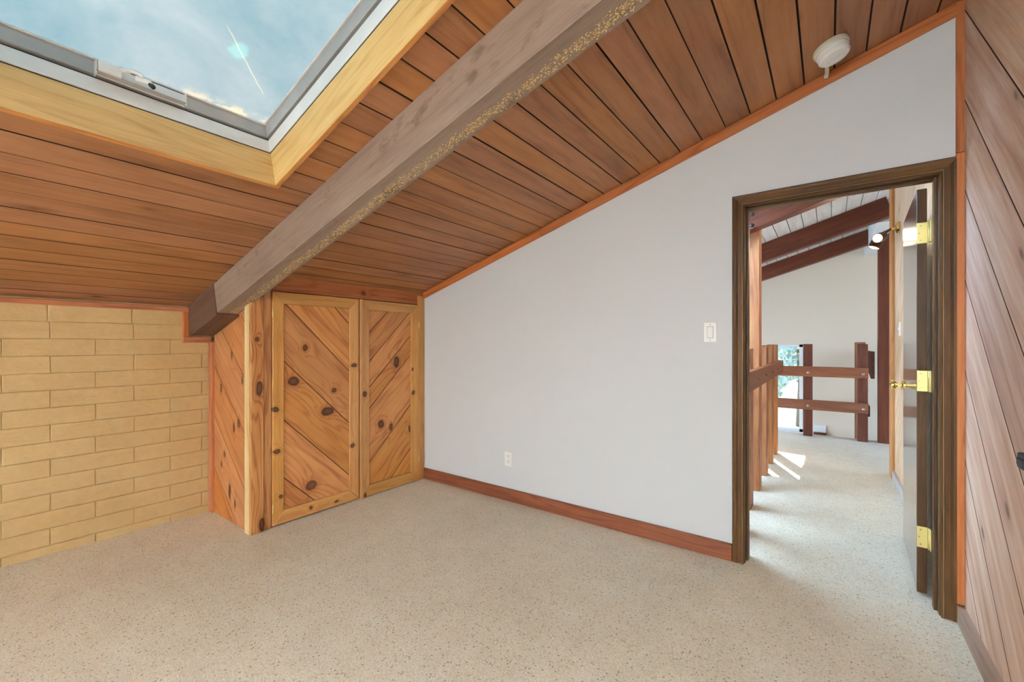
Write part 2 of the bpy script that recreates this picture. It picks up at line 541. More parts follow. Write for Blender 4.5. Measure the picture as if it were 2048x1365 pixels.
def slump_paint():
    m, nt, b, out = new_mat('tan_painted_slump_block'); g = NG(nt)
    geo = g.n('ShaderNodeNewGeometry'); P = geo.outputs['Position']
    a = g.noise(P, 2.2, 3.0, 0.55); c = g.noise(P, 22.0, 4.0, 0.6)
    st = g.noise(g.vmath('MULTIPLY', P, (6, 5, 26)), 1.0, 3.0, 0.6)
    f = g.math('ADD', g.math('MULTIPLY', a, 0.6), g.math('MULTIPLY', c, 0.4))
    g.l(g.ramp(f, [(0.3, (0.56, 0.385, 0.175)), (0.7, (0.66, 0.50, 0.255))]), b.inputs['Base Color'])
    b.inputs['Roughness'].default_value = 0.55; b.inputs['Specular IOR Level'].default_value = 0.3
    fine = g.noise(P, 90.0, 2.0, 0.5)
    h = g.math('ADD', g.math('MULTIPLY', c, 0.5), g.math('ADD', g.math('MULTIPLY', st, 0.8), g.math('MULTIPLY', fine, 0.12)))
    g.bump(h, 0.6, 0.012, b)
    return m


def beam_mat():
    m = wood('rough_sawn_beam', (0.16, 0.105, 0.075), (0.29, 0.212, 0.165), (0.39, 0.30, 0.24), rough=0.65, ring=5, ringamt=0.08, var=0.0, spec=0.2, blotch=0.3)
    nt = m.node_tree; g = NG(nt)
    b = [n for n in nt.nodes if n.type == 'BSDF_PRINCIPLED'][0]
    src = b.inputs['Base Color'].links[0].from_socket
    tc = g.n('ShaderNodeTexCoord'); sp = g.n('ShaderNodeSeparateXYZ'); g.l(tc.outputs['Object'], sp.inputs[0])
    x, y, z = sp.outputs
    # saw marks across, dark water stains
    st = g.noise(g.vmath('MULTIPLY', tc.outputs['Object'], (5.0, 9.0, 9.0)), 1.0, 4.0, 0.62)
    col = g.mix(g.maprange(st, 0.56, 0.70, 0.0, 0.55), src, (0.10, 0.055, 0.035))
    # golden flecks on the underside, in a ragged band near one arris
    wob = g.math('MULTIPLY', g.math('SUBTRACT', g.noise(tc.outputs['Object'], 3.0, 3.0, 0.6), 0.5), 0.05)
    yy = g.math('ADD', y, wob)
    band = g.math('MULTIPLY', g.maprange(yy, -0.010, 0.012), g.maprange(yy, 0.058, 0.040))
    band = g.math('MULTIPLY', band, g.math('LESS_THAN', z, -0.099))
    band = g.math('MULTIPLY', band, g.maprange(x, 1.75, 0.9, 0.55, 1.0))
    fl = g.n('ShaderNodeTexVoronoi'); fl.inputs['Scale'].default_value = 150.0; g.l(tc.outputs['Object'], fl.inputs['Vector'])
    fc = g.n('ShaderNodeSeparateColor'); g.l(fl.outputs['Color'], fc.inputs[0])
    pat = g.noise(tc.outputs['Object'], 26.0, 2.0, 0.5)
    thr = g.math('MULTIPLY', band, g.maprange(pat, 0.30, 0.55, 0.55, 1.0))
    on = g.math('MULTIPLY', g.math('LESS_THAN', fc.outputs[0], g.math('MULTIPLY', thr, 0.80)), g.math('LESS_THAN', fl.outputs['Distance'], 0.46))
    col = g.mix(on, col, g.mix(fc.outputs[1], (0.62, 0.36, 0.09), (0.85, 0.66, 0.27)))
    g.l(col, b.inputs['Base Color'])
    saw = g.noise(g.vmath('MULTIPLY', tc.outputs['Object'], (160, 8, 8)), 1.0, 2.0, 0.5)
    g.bump(saw, 0.35, 0.003, b)
    return m


def frosted():
    """weathered translucent skylight sheet"""
    m = bpy.data.materials.new('weathered_skylight_sheet'); m.use_nodes = True
    nt = m.node_tree; nt.nodes.clear(); g = NG(nt)
    o = g.n('ShaderNodeOutputMaterial'); tr = g.n('ShaderNodeBsdfTranslucent'); df = g.n('ShaderNodeBsdfDiffuse')
    tc = g.n('ShaderNodeTexCoord'); P = tc.outputs['Object']
    a = g.noise(g.vmath('MULTIPLY', P, (2.6, 2.0, 1)), 1.0, 4.0, 0.62, 0.6); c = g.noise(P, 26.0, 3.0, 0.7)
    f = g.math('ADD', g.math('MULTIPLY', a, 0.85), g.math('MULTIPLY', c, 0.15))
    col = g.ramp(f, [(0.30, (0.22, 0.295, 0.318)), (0.50, (0.28, 0.33, 0.343)), (0.68, (0.34, 0.368, 0.374))])
    # dirt gathered along the low edge and a scratch with a patch
    sp = g.n('ShaderNodeSeparateXYZ'); g.l(P, sp.inputs[0])
    g.l(col, tr.inputs[0]); g.l(col, df.inputs[0])
    mx = g.n('ShaderNodeMixShader'); mx.inputs[0].default_value = 0.25
    g.l(tr.outputs[0], mx.inputs[1]); g.l(df.outputs[0], mx.inputs[2])
    g.l(mx.outputs[0], o.inputs['Surface'])
    m['col'] = 1
    return m, nt, g, col, sp, tr, df


M['carpet'] = carpet()
M['slump'] = slump_paint()
M['beam'] = beam_mat()
M['beam_end'] = wood('beam_end_timber', (0.075, 0.035, 0.022), (0.135, 0.07, 0.045), (0.19, 0.105, 0.07), rough=0.6, ring=4, ringamt=0.1, var=0.0)
M['sheet'], _nt, _g, _col, _sp, _tr, _df = frosted()

# ------------------------------------------------------------------ the room's measures
XB, XCED, YW, YR = -3.73, 0.50, 2.755, -4.60        # block wall, cedar wall, white wall, rear wall
SL, Z0 = 0.3015, 2.644                              # roof pitch, ceiling height at X = 0


def zc(x): return Z0 + SL * x


SU = Vector((1, 0, SL)).normalized()                # up the slope
SN = Vector((-SL, 0, 1)).normalized()               # out through the roof
K = math.sqrt(1 + SL * SL)
SKX0, SKX1, SKY0, SKY1 = -2.105, -0.80, -0.26, 0.975  # skylight well

# ------------------------------------------------------------------ floor
fl = multi_box('floor', [((XB - 0.1, YR, -0.12), (XCED + 0.12, YW + 0.02, 0)), ((-0.40, YW + 0.02, -0.12), (0.42, 2.885, 0)), ((-0.60, 2.885, -0.12), (3.2, 7.25, 0))], M['carpet'])
struct(fl, 'beige flecked wall-to-wall carpet of the attic room and hall', 'carpet')

# ------------------------------------------------------------------ white wall with the doorway
DX0, DX1, DZ = -0.40, 0.42, 2.045


def sloped_wall(name, y0, y1, x0, x1, z0, mat, hole=None):
    """wall in an XZ plane that ends under the roof slope, as a prism"""
    Mx = frame((0, y1, 0), (1, 0, 0), (0, 0, 1))     # w = u x v = -Y
    if hole is None:
        return prism(name, [(x0, z0), (x1, z0), (x1, zc(x1) + 0.02), (x0, zc(x0) + 0.02)], y1 - y0, Mx, mat, None, 0)
    hx0, hx1, hz = hole
    bm = bmesh.new()
    for poly in ([(x0, z0), (hx0, z0), (hx0, zc(hx0) + 0.02), (x0, zc(x0) + 0.02)],
                 [(hx0, hz), (hx1, hz), (hx1, zc(hx1) + 0.02), (hx0, zc(hx0) + 0.02)],
                 [(hx1, z0), (x1, z0), (x1, zc(x1) + 0.02), (hx1, zc(hx1) + 0.02)]):
        a = [bm.verts.new((p[0], y0, p[1])) for p in poly]; b = [bm.verts.new((p[0], y1, p[1])) for p in poly]
        bm.faces.new(a); bm.faces.new(list(reversed(b)))
        for i in range(4): bm.faces.new((a[i], a[(i + 1) % 4], b[(i + 1) % 4], b[i]))
    return link(name, bm_mesh(bm, name), mat, Matrix.Identity(4))


wf = sloped_wall('wall_front', YW, 2.885, XB - 0.1, XCED + 0.02, 0, M['wall'], (DX0, DX1, DZ))
struct(wf, 'smooth white painted gable wall with the doorway', 'wall')

# rear wall; its unseen window is added for frontal fill (behind the camera)
RX0, RX1, RZ0, RZ1 = -3.10, 0.30, 0.35, 1.66
wr = multi_box('wall_rear', [((XB - 0.1, YR - 0.12, 0), (RX0, YR, 1.72)), ((RX1, YR - 0.12, 0), (XCED + 0.12, YR, 2.84)),
                             ((RX0, YR - 0.12, 0), (RX1, YR, RZ0)), ((RX0, YR - 0.12, RZ1), (RX1, YR, 2.74))], M['wall'])
struct(wr, 'white wall behind the viewer with an added wide window', 'wall')
w3 = empty('added_window_3', ((RX0 + RX1) / 2, YR - 0.06, RZ0)); struct(w3, 'added white framed window in the rear wall, unseen, for fill light', 'window')
for a, b_ in (((RX0, YR - 0.1, RZ0), (RX0 + 0.05, YR - 0.02, RZ1)), ((RX1 - 0.05, YR - 0.1, RZ0), (RX1, YR - 0.02, RZ1)),
              ((RX0, YR - 0.1, RZ0), (RX1, YR - 0.02, RZ0 + 0.05)), ((RX0, YR - 0.1, RZ1 - 0.05), (RX1, YR - 0.02, RZ1)),
              ((-1.375, YR - 0.1, RZ0), (-1.325, YR - 0.02, RZ1))):
    box('frame', a, b_, M['white_frame'], w3)
box('pane', (RX0 + 0.05, YR - 0.064, RZ0 + 0.05), (-1.375, YR - 0.058, RZ1 - 0.05), M['glass'], w3, 0)
box('pane', (-1.325, YR - 0.064, RZ0 + 0.05), (RX1 - 0.05, YR - 0.058, RZ1 - 0.05), M['glass'], w3, 0)

# ------------------------------------------------------------------ painted block wall
wlft = box('wall_left', (XB - 0.20, YR, 0), (XB - 0.0035, YW, 1.53), M['slump'], None, 0)
struct(wlft, 'low wall of tan painted slump blocks under the eave', 'wall')


def block_mesh(ln, hh, seed):
    rnd = random.Random(seed)
    bm = bmesh.new()
    # front face grid: rounded, slumped
    nu, nv = 5, 3
    us = [-ln / 2, -ln / 2 + 0.004, 0, ln / 2 - 0.004, ln / 2]
    vs = [-hh / 2, -hh / 2 + 0.004, hh / 2 - 0.003, hh / 2]
    G = []
    for j, v in enumerate(vs):
        row = []
        for i, u in enumerate(us):
            edge = i in (0, 4) or j in (0, 3)
            w = -0.0005 if edge else 0.003 + rnd.uniform(-0.0003, 0.0003)
            du = rnd.uniform(-0.0022, 0.0022) if i in (1, 3) else 0
            dv = rnd.uniform(-0.0012, 0.0012)
            row.append(bm.verts.new((u + du, v + dv, w)))
        G.append(row)
    for j in range(3):
        for i in range(4):
            bm.faces.new((G[j][i], G[j][i + 1], G[j + 1][i + 1], G[j + 1][i]))
    back = {}
    loop = [G[0][i] for i in range(5)] + [G[1][4], G[2][4]] + [G[3][i] for i in range(4, -1, -1)] + [G[2][0], G[1][0]]
    bk = [bm.verts.new((v.co.x, v.co.y, -0.03)) for v in loop]
    n = len(loop)
    for i in range(n): bm.faces.new((loop[(i + 1) % n], loop[i], bk[i], bk[(i + 1) % n]))
    return bm_mesh(bm, 'brick', False)


BZ = [-0.052 + 0.1025 * k for k in range(0, 16)]
full = [block_mesh(0.3815, 0.1005, s) for s in range(7)]
JA, JB = 1.018, 1.206                                   # joint phases of the two bonds
for k in range(15):
    ph = JA if k % 2 == 0 else JB
    if k == 14: ph = JB - 0.012
    if k == 13: ph = JB - 0.002
    z = BZ[k] + 0.05125
    y = ph + 0.3835
    if k == 14: pass
    while y > -1.3:
        y0, y1 = y - 0.3835, y
        if y1 > 1.30 and y0 > 1.24: y -= 0.3835; continue
        me = full[(k * 5 + int(abs(y * 7))) % 7]
        jt = random.uniform(-0.0012, 0.0012)
        Mx = frame((XB + jt, (y0 + y1) / 2, z), (0, 1, 0), (0, 0, 1))
        o = link('brick', me, M['slump'], Mx, wlft)
        y -= 0.3835
# the odd half joint in the second course from the top
# ------------------------------------------------------------------ cedar wall, diagonal planks
wrt = box('wall_right', (XCED + 0.0, YR, 0), (XCED + 0.10, YW, 2.84), M['backing'], None, 0)
struct(wrt, 'right wall of wide diagonal knotty cedar planks', 'wall')


def diag(region, c0, pitch, n0, n1, sgn, gap=0.003):
    """strips of region between lines z - sgn*y = c"""
    out = []
    for i in range(n0, n1):
        lo = c0 + i * pitch; hi = lo + pitch
        g2 = gap * math.sqrt(2) / 2
        p = clip(region, -sgn, 1, hi - g2)
        if len(p) > 2: p = clip(p, sgn, -1, -(lo + g2))
        if len(p) > 2 and abs(area2(p)) > 0.0006: out.append(p)
    return out


def rot_prism(name, poly, t, origin, u3, v3, ang, mat, parent, ch):
    """polygon given in (u3, v3) coordinates, built with local X turned by ang (grain)"""
    ca, sa = math.cos(ang), math.sin(ang)
    pl = [(p[0] * ca + p[1] * sa, -p[0] * sa + p[1] * ca) for p in poly]
    uu = Vector(u3) * ca + Vector(v3) * sa; vv = -Vector(u3) * sa + Vector(v3) * ca
    return prism(name, pl, t, frame(origin, uu, vv), mat, parent, ch)


# on the plane X = 0.5 seen from -X: u = -Y, v = Z, w = u x v = (-1,0,0)
reg = [(-YW + 0.01, 0.0), (-YR, 0.0), (-YR, zc(XCED)), (-YW + 0.01, zc(XCED))]
for p in diag(reg, -0.40, 0.40, -10, 16, -1):
    dark_sides(rot_prism('plank', p, 0.018, (XCED + 0.004, 0, 0), (0, -1, 0), (0, 0, 1), -math.pi / 4, M['cedar'], wrt, 0.0022), M['joint'])
bl = box('door_latch', (XCED - 0.030, 1.930, 0.866), (XCED - 0.014, 2.010, 0.914), M['iron'], None, 0.004)
tag(bl, 'small black iron catch on the cedar planks at the right edge', 'catch')
box('bolt', (XCED - 0.036, 1.940, 0.878), (XCED - 0.029, 1.990, 0.902), M['iron'], bl, 0.003)

# ------------------------------------------------------------------ ceiling
bm = bmesh.new()


def slab(bm, x0, x1, y0, y1, h0, h1):
    vs = []
    for y in (y0, y1):
        for x, h in ((x0, h0), (x1, h0), (x1, h1), (x0, h1)):
            vs.append(bm.verts.new(Vector((x, y, zc(x))) + SN * h))
    for f in ((0, 1, 2, 3), (7, 6, 5, 4), (0, 4, 5, 1), (1, 5, 6, 2), (2, 6, 7, 3), (3, 7, 4, 0)):
        bm.faces.new([vs[i] for i in f])


RSX0, RSX1, RSY0, RSY1 = -0.76, 0.38, -1.95, -0.70                            # added fill-light skylight, unseen behind the viewer
for r in ((XB - 0.2, SKX0 - 0.02, YR - 0.12, 2.82), (SKX1 + 0.02, XCED + 0.12, RSY1, 2.82), (SKX0 - 0.02, SKX1 + 0.02, SKY1 + 0.02, 2.82), (SKX0 - 0.02, SKX1 + 0.02, RSY1, SKY0 - 0.02),
          (SKX0 - 0.02, XCED + 0.12, YR - 0.12, RSY0), (SKX0 - 0.02, RSX0, RSY0, RSY1), (RSX1, XCED + 0.12, RSY0, RSY1)):
    slab(bm, r[0], r[1], r[2], r[3], 0.019, 0.10)
cl = link('ceiling', bm_mesh(bm, 'ceiling'), M['deck'], Matrix.Identity(4))
struct(cl, 'sloping ceiling of reddish brown stained boards', 'ceiling')

PITCH = 0.1312
C0 = 0.4165
for k in range(-1, 34):
    c_hi = C0 - PITCH * k; c_lo = c_hi - PITCH
    if c_hi / K > XCED: c_hi = XCED * K
    if c_lo / K < XB: c_lo = XB * K
    w = c_hi - c_lo - 0.0036
    if w < 0.01: continue
    xm = (c_hi + c_lo) / 2 / K
    x_lo, x_hi = c_lo / K, c_hi / K
    segs = [(YR, YW)]
    if x_hi > SKX0 + 0.03 and x_lo < SKX1 - 0.03: segs = [(YR, SKY0 - 0.019), (SKY1 + 0.019, YW)]
    if x_hi > RSX0 and x_lo < RSX1: segs = [(YR, RSY0), (RSY1, segs[0][1])] + segs[1:]
    
    wx = w; xc = xm
    if len(segs) == 1 and x_hi > SKX0 - 0.001 and x_lo < SKX0 - 0.03 and False: pass
    jw, jc = random.choice(((0.0, 0.0026), (0.0012, 0.0016), (0.0018, 0.0010), (0.0, 0.0021)))
    for y0, y1 in segs:
        hh = random.uniform(-0.0012, 0.0012)
        cen = Vector((xm, (y0 + y1) / 2, zc(xm))) + SN * (0.010 + hh)
        dark_sides(obox('ceiling_board', cen, (0, 1, 0), SU, y1 - y0, w + jw, 0.020, M['ceil'], cl, jc), M['joint'])

# ------------------------------------------------------------------ ceiling beam of the room
def skew_y(x): return 1.128 + 0.0175 * (x + 3.7)


bx0, bx1 = -3.70, XCED
bu = Vector((bx1 - bx0, skew_y(bx1) - skew_y(bx0), SL * (bx1 - bx0))).normalized()
bv = Vector((0, 1, 0)); bv = (bv - bu * bv.dot(bu)).normalized()
blen = (Vector((bx1, skew_y(bx1), zc(bx1))) - Vector((bx0, skew_y(bx0), zc(bx0)))).length
BW, BD = 0.134, 0.205
bw = bu.cross(bv)
mid = Vector(((bx0 + bx1) / 2, skew_y((bx0 + bx1) / 2), zc((bx0 + bx1) / 2)))
bc = mid + bv * BW / 2 - bw * (BD / 2 - 0.002)
beam = obox('ceiling_beam', bc, bu, bv, blen, BW, BD, M['beam'], None, 0.004)
tag(beam, 'big rough-sawn greyish beam crossing the bedroom ceiling beside the skylight', 'beam')
ex0, ex1 = -3.735, -3.30
em = Vector(((ex0 + ex1) / 2, skew_y(-3.5) - 0.006, zc((ex0 + ex1) / 2)))
obox('beam_end', em + bv * (BW + 0.006) / 2 - bw * (BD + 0.014) / 2, bu, bv, (ex1 - ex0) * K, BW + 0.012, BD + 0.016, M['beam_end'], beam, 0.004)

# ------------------------------------------------------------------ trims
# crown strip along the white wall, under the slope
Mx = frame((0, YW, 0), (1, 0, 0), (0, 0, 1))
x0, x1, xj = -3.045, XCED - 0.022, -1.75
for i, (a, b_) in enumerate(((x0, xj - 0.001), (xj + 0.001, x1))):
    p0 = Vector((a, YW, zc(a))); p1 = Vector((b_, YW, zc(b_)))
    L = (p1 - p0).length
    poly = [(a, zc(a) - 0.001), (b_, zc(b_) - 0.001), (b_, zc(b_) - 0.058), (a, zc(a) - 0.058)]
    ang = math.atan(SL)
    o = rot_prism('trim_%d' % (1 + i), poly, 0.018 + 0.001 * i, (0, YW, 0), (1, 0, 0), (0, 0, 1), ang, M['trim_red'], None, 0.002)
    struct(o, ('lower' if i == 0 else 'upper') + ' length of red cedar strip where white wall meets ceiling', 'trim')
o = box('trim_3', (XB - 0.01, YR, 1.480), (XB + 0.026, skew_y(-3.7) - 0.008, 1.511), M['trim_red'], None, 0.003)
struct(o, 'thin red strip along the top of the block wall', 'trim')
o = box('trim_4', (XB - 0.01, 1.086, 1.300), (XB + 0.024, 1.121, 1.480), M['trim_red'], None, 0.002)
struct(o, 'short upright red trim beside the beam end', 'trim')
o = box('trim_5', (XB - 0.01, 1.086, 1.258), (XB + 0.024, 1.262, 1.299), M['trim_red'], None, 0.002)
struct(o, 'short level red trim under the beam end', 'trim')
o = box('trim_6', (XCED - 0.040, YW - 0.020, 0.083), (XCED - 0.012, YW, 2.104), M['trim_red'], None, 0.002)
struct(o, 'long red corner strip between door casing and cedar wall', 'trim')
o = box('trim_7', (XCED - 0.040, YW - 0.020, 2.106), (XCED - 0.012, YW, 2.78), M['trim_red'], None, 0.002)
struct(o, 'upper red corner strip between white wall and cedar wall', 'trim')
o = box('baseboard_front', (-3.032, YW - 0.02, 0), (-0.449, YW, 0.097), M['base'], None, 0.002)
struct(o, 'red-brown wooden baseboard along the white wall', 'baseboard')
o = box('baseboard_right', (XCED - 0.039, YR, 0), (XCED - 0.012, YW - 0.021, 0.080), wood('grey_brown_baseboard', (0.17, 0.10, 0.07), (0.32, 0.215, 0.155), (0.42, 0.31, 0.235), var=0, rnd_knots=0.1), None, 0.002)
struct(o, 'grey-brown wooden baseboard along the cedar wall', 'baseboard')

# door casing: moulded profile swept with mitred corners -------------
PROF = [(0.0, 0.0), (0.0, 0.012), (0.006, 0.016), (0.010, 0.016), (0.012, 0.012), (0.030, 0.0125), (0.040, 0.018), (0.050, 0.020),
        (0.053, 0.017), (0.055, 0.017), (0.060, 0.013), (0.060, 0.0)]
IX0, IX1, IZ = -0.388, 0.412, 2.033                    # inner edge of the casing


def casing(name, a, b, na, nb, label):
    """a, b: inner-edge end points (x, z); na, nb: outward offset directions at the ends"""
    c = Vector(((a[0] + b[0]) / 2, YW, (a[1] + b[1]) / 2))
    d = (Vector((b[0], 0, b[1])) - Vector((a[0], 0, a[1]))).normalized()
    v = Vector((0, -1, 0))
    Mx = frame(c, d, d.cross(v) * -1 if False else Vector((0, 1, 0)).cross(d))
    inv = Mx.inverted()
    bm = bmesh.new(); R = []
    for p, nn in ((a, na), (b, nb)):
        R.append([bm.verts.new(inv @ Vector((p[0] + nn[0] * s, YW - t, p[1] + nn[1] * s))) for s, t in PROF])
    n = len(PROF)
    for i in range(n): bm.faces.new((R[0][i], R[0][(i + 1) % n], R[1][(i + 1) % n], R[1][i]))
    bm.faces.new(R[0]); bm.faces.new(list(reversed(R[1])))
    o = link(name, bm_mesh(bm, name), M['casing'], Mx)
    o.data.materials.append(M['casing_worn_glint']); o.data.materials.append(M['joint'])
    for i in (2, 8): o.data.polygons[i].material_index = 1  # lighter bead faces: worn edges plus their highlights put into the colour
    for i in (3, 9): o.data.polygons[i].material_index = 2
    return struct(o, label, 'trim')


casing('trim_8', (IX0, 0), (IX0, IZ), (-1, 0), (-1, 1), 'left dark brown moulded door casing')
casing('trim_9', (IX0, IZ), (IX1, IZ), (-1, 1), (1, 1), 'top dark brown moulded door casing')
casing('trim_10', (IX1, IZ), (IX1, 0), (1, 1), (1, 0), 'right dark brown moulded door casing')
# jambs and stops
jb = empty('trim_11', (0.012, 2.82, 0)); struct(jb, 'dark brown door jamb lining the doorway', 'trim')
box('side_jamb', (DX0, YW + 0.001, 0), (IX0 + 0.004, 2.886, IZ + 0.012), M['casing'], jb, 0.002)
box('side_jamb', (IX1 - 0.004, YW + 0.001, 0), (DX1, 2.886, IZ + 0.012), M['casing'], jb, 0.002)
box('head_jamb', (IX0 + 0.004, YW + 0.001, IZ - 0.002), (IX1 - 0.004, 2.886, IZ + 0.012), M['casing'], jb, 0.002)
box('stop', (IX0 + 0.004, 2.800, 0), (IX0 + 0.016, 2.842, IZ - 0.002), M['casing'], jb, 0.002)
box('stop', (IX1 - 0.016, 2.800, 0), (IX1 - 0.004, 2.842, IZ - 0.002), M['casing'], jb, 0.002)
box('stop', (IX0 + 0.016, 2.800, IZ - 0.014), (IX1 - 0.016, 2.842, IZ - 0.002), M['casing'], jb, 0.002)

# ------------------------------------------------------------------ the open door
dr = box('door_1', (0.352, 2.930, 0.012), (0.390, 3.70, 2.020), M['door'], None, 0.003)
struct(dr, 'dark varnished door standing open into the hall', 'door')
for zz in (1.80, 1.065, 0.290):
    h = box('hinge', (0.3525, 2.9265, zz - 0.052), (0.3925, 2.9305, zz + 0.052), M['brass_dull'], dr, 0.0015)
    tube('knuckle', [(0.398, 2.915, zz - 0.052), (0.398, 2.915, zz + 0.052)], 0.0065, M['brass_dull'], h, 10)
    box('leaf', (0.398, 2.889, zz - 0.052), (0.4015, 2.915, zz + 0.052), M['brass_dull'], h, 0.001)
    for q, (dx, dz) in enumerate(((0.014, 0.036), (0.008, 0.0), (0.014, -0.036))):
        lathe('screw', [(0, 0), (0.0042, 0), (0.0036, 0.0012), (0, 0.0012)], frame((0.3525 + dx, 2.9266, zz + dz), (1, 0, 0), (0, 0, 1)), M['steel'], h, 8)
box('edge_band', (0.3535, 2.9285, 0.013), (0.3885, 2.9302, 2.019), M['casing'], dr, 0.0004)
kn = lathe('knob', [(0, 0), (0.032, 0.0), (0.032, 0.004), (0.026, 0.010), (0.011, 0.014), (0.010, 0.030), (0.016, 0.036), (0.026, 0.044), (0.029, 0.055), (0.026, 0.064), (0.014, 0.069), (0, 0.070)],
           frame((0.352, 3.63, 0.99), (0, 0, 1), (0, 1, 0)), M['brass'], dr, 24)
kn['label'] = 'brass door knob'
_pv = Matrix.Translation((0.398, 2.915, 0))
dr.matrix_basis = _pv @ Matrix.Rotation(math.radians(-2.2), 4, 'Z') @ _pv.inverted() @ dr.matrix_basis

# ------------------------------------------------------------------ closet under the eave
XF = -3.05
clo = empty('closet', (-3.4, 2.0, 0))
tag(clo, 'built-in closet of knotty pine with two panelled doors under the beam', 'closet')
KN_F = [((XF, y, z), (4.0, 1 / ry, 1 / rz)) for y, z, ry, rz in (
    (1.621, 1.222, .020, .024), (1.536, .985, .042, .034), (1.848, .896, .020, .018), (1.794, .741, .050, .034),
    (1.664, .217, .044, .036), (2.268, .573, .030, .034), (2.371, .534, .016, .030), (2.574, .485, .012, .034), (2.43, 1.09, .030, .05))]
KN_S = [((XF, y, z), (4.0, 1 / ry, 1 / rz)) for y, z, ry, rz in (
    (2.007, 1.079, .026, .016), (1.406, .80, .024, .017), (1.416, .513, .028, .015), (1.442, .203, .016, .013), (1.995, .446, .018, .017), (1.656, .062, .014, .014),
    (2.108, .022, .012, .018), (2.104, .844, .020, .026), (2.609, .81, .018, .020), (1.86, .045, .016, .010), (2.60, 1.02, .010, .016))]
KN_P = [((-3.395 + dx, 1.265, z), (1 / rx, 4.0, 1 / rz)) for dx, z, rx, rz in ((.03, 1.171, .013, .030), (.241, 1.263, .012, .022), (.195, 1.001, .011, .024), (-.155, .929, .018, .034),
        (.145, .706, .020, .034), (.067, .667, .015, .034), (-.093, .458, .016, .020), (-.003, .211, .016, .055), (-.146, .381, .012, .022), (.08, .14, .012, .03))]
KN_C = [((-3.03, 1.303, .955), (4, 1 / .022, 1 / .05)), ((-3.03, 1.29, 1.28), (4, 1 / .012, 1 / .014)), ((-3.03, 1.32, .05), (4, 1 / .02, 1 / .045))]
KN_H = [((XF, 2.108, 1.661), (4, 1 / .016, 1 / .014))]
pl_d, pl_m, pl_l = (0.33, 0.105, 0.028), (0.60, 0.255, 0.072), (0.74, 0.38, 0.125)
fr_d, fr_m, fr_l = (0.42, 0.18, 0.046), (0.60, 0.305, 0.090), (0.70, 0.41, 0.145)
m_plank = wood('closet_door_planks', pl_d, pl_m, pl_l, rough=0.42, ring=8, ringamt=0.30, var=0.10, spec=0.4, blotch=0.36, fiber=0.14, hue=0.008, knots=KN_F)
m_frame = wood('closet_door_frames', fr_d, fr_m, fr_l, rough=0.42, ring=8, ringamt=0.2, var=0.09, spec=0.45, blotch=0.4, hue=0.015, knots=KN_S)
m_side = wood('closet_side_planks', (0.31, 0.095, 0.03), (0.56, 0.225, 0.075), (0.70, 0.36, 0.13), rough=0.42, ring=6, ringamt=0.2, var=0.07, spec=0.4, blotch=0.4, fiber=0.14, hue=0.006, knots=KN_P)
m_post = wood('closet_post', (0.28, 0.10, 0.028), (0.50, 0.215, 0.065), (0.66, 0.36, 0.13), rough=0.45, ring=16, ringamt=0.5, var=0.06, spec=0.4, knots=KN_C)
m_head = wood('closet_header', (0.24, 0.070, 0.022), (0.42, 0.145, 0.050), (0.52, 0.22, 0.08), rough=0.45, ring=8, ringamt=0.25, var=0.03, knots=KN_H)

# body behind the front (dark inside)
box('carcass', (XB + 0.02, 1.29, 0.0), (XF - 0.05, YW - 0.002, 1.50), M['backing'], clo, 0)
# header up to the slope
prism('header', [(1.335, 1.612), (YW - 0.002, 1.612), (YW - 0.002, zc(XF) - 0.001), (1.335, zc(XF) - 0.001)], 0.02, frame((XF - 0.02, 0, 0), (0, 1, 0), (0, 0, 1)), m_head, clo, 0.002)
box('side_stile', (XF - 0.02, 2.678, 0), (XF + 0.012, YW - 0.003, 1.690), m_frame, clo, 0.002)
box('side_stile', (XF - 0.02, 1.331, 0), (XF + 0.006, 1.386, 1.640), m_post, clo, 0.002)
cp = box('corner_post', (-3.125, 1.250, 0), (-3.026, 1.330, 1.560), m_post, clo, 0.003)
box('sapwood_edge', (-3.110, 1.2465, 0), (-3.045, 1.2505, 1.545), M['post_pale'], cp, 0.001)
box('scribe_strip', (XB + 0.006, 1.246, 0), (XB + 0.062, 1.268, 1.262), M['trim_red'], clo, 0.002)
# side panel with its diagonal planks (plane Y = 1.27, seen from -Y: u = X, v = Z, w = -Y)
sp = prism('side_panel', [(XB + 0.02, 0), (-3.12, 0), (-3.12, 1.50), (XB + 0.02, 1.29)], 0.01, frame((0, 1.292, 0), (1, 0, 0), (0, 0, 1)), M['backing'], clo, 0)
reg = [(XB + 0.058, 0.0), (-3.108, 0.0), (-3.108, zc(-3.108) - 0.15), (XB + 0.058, zc(XB) - 0.19)]
ang = math.radians(-41)
ca, sa = math.cos(ang), math.sin(ang)
for i in range(-8, 8):
    lo = -1.02 + i * 0.283; hi = lo + 0.283
    q = clip(reg, -sa, ca, hi - 0.0010)
    if len(q) > 2: q = clip(q, sa, -ca, -(lo + 0.0010))
    if len(q) > 2 and abs(area2(q)) > 0.0005:
        dark_sides(rot_prism('plank', q, 0.016, (0, 1.283, 0), (1, 0, 0), (0, 0, 1), ang, m_side, sp, 0.0012), M['joint'])


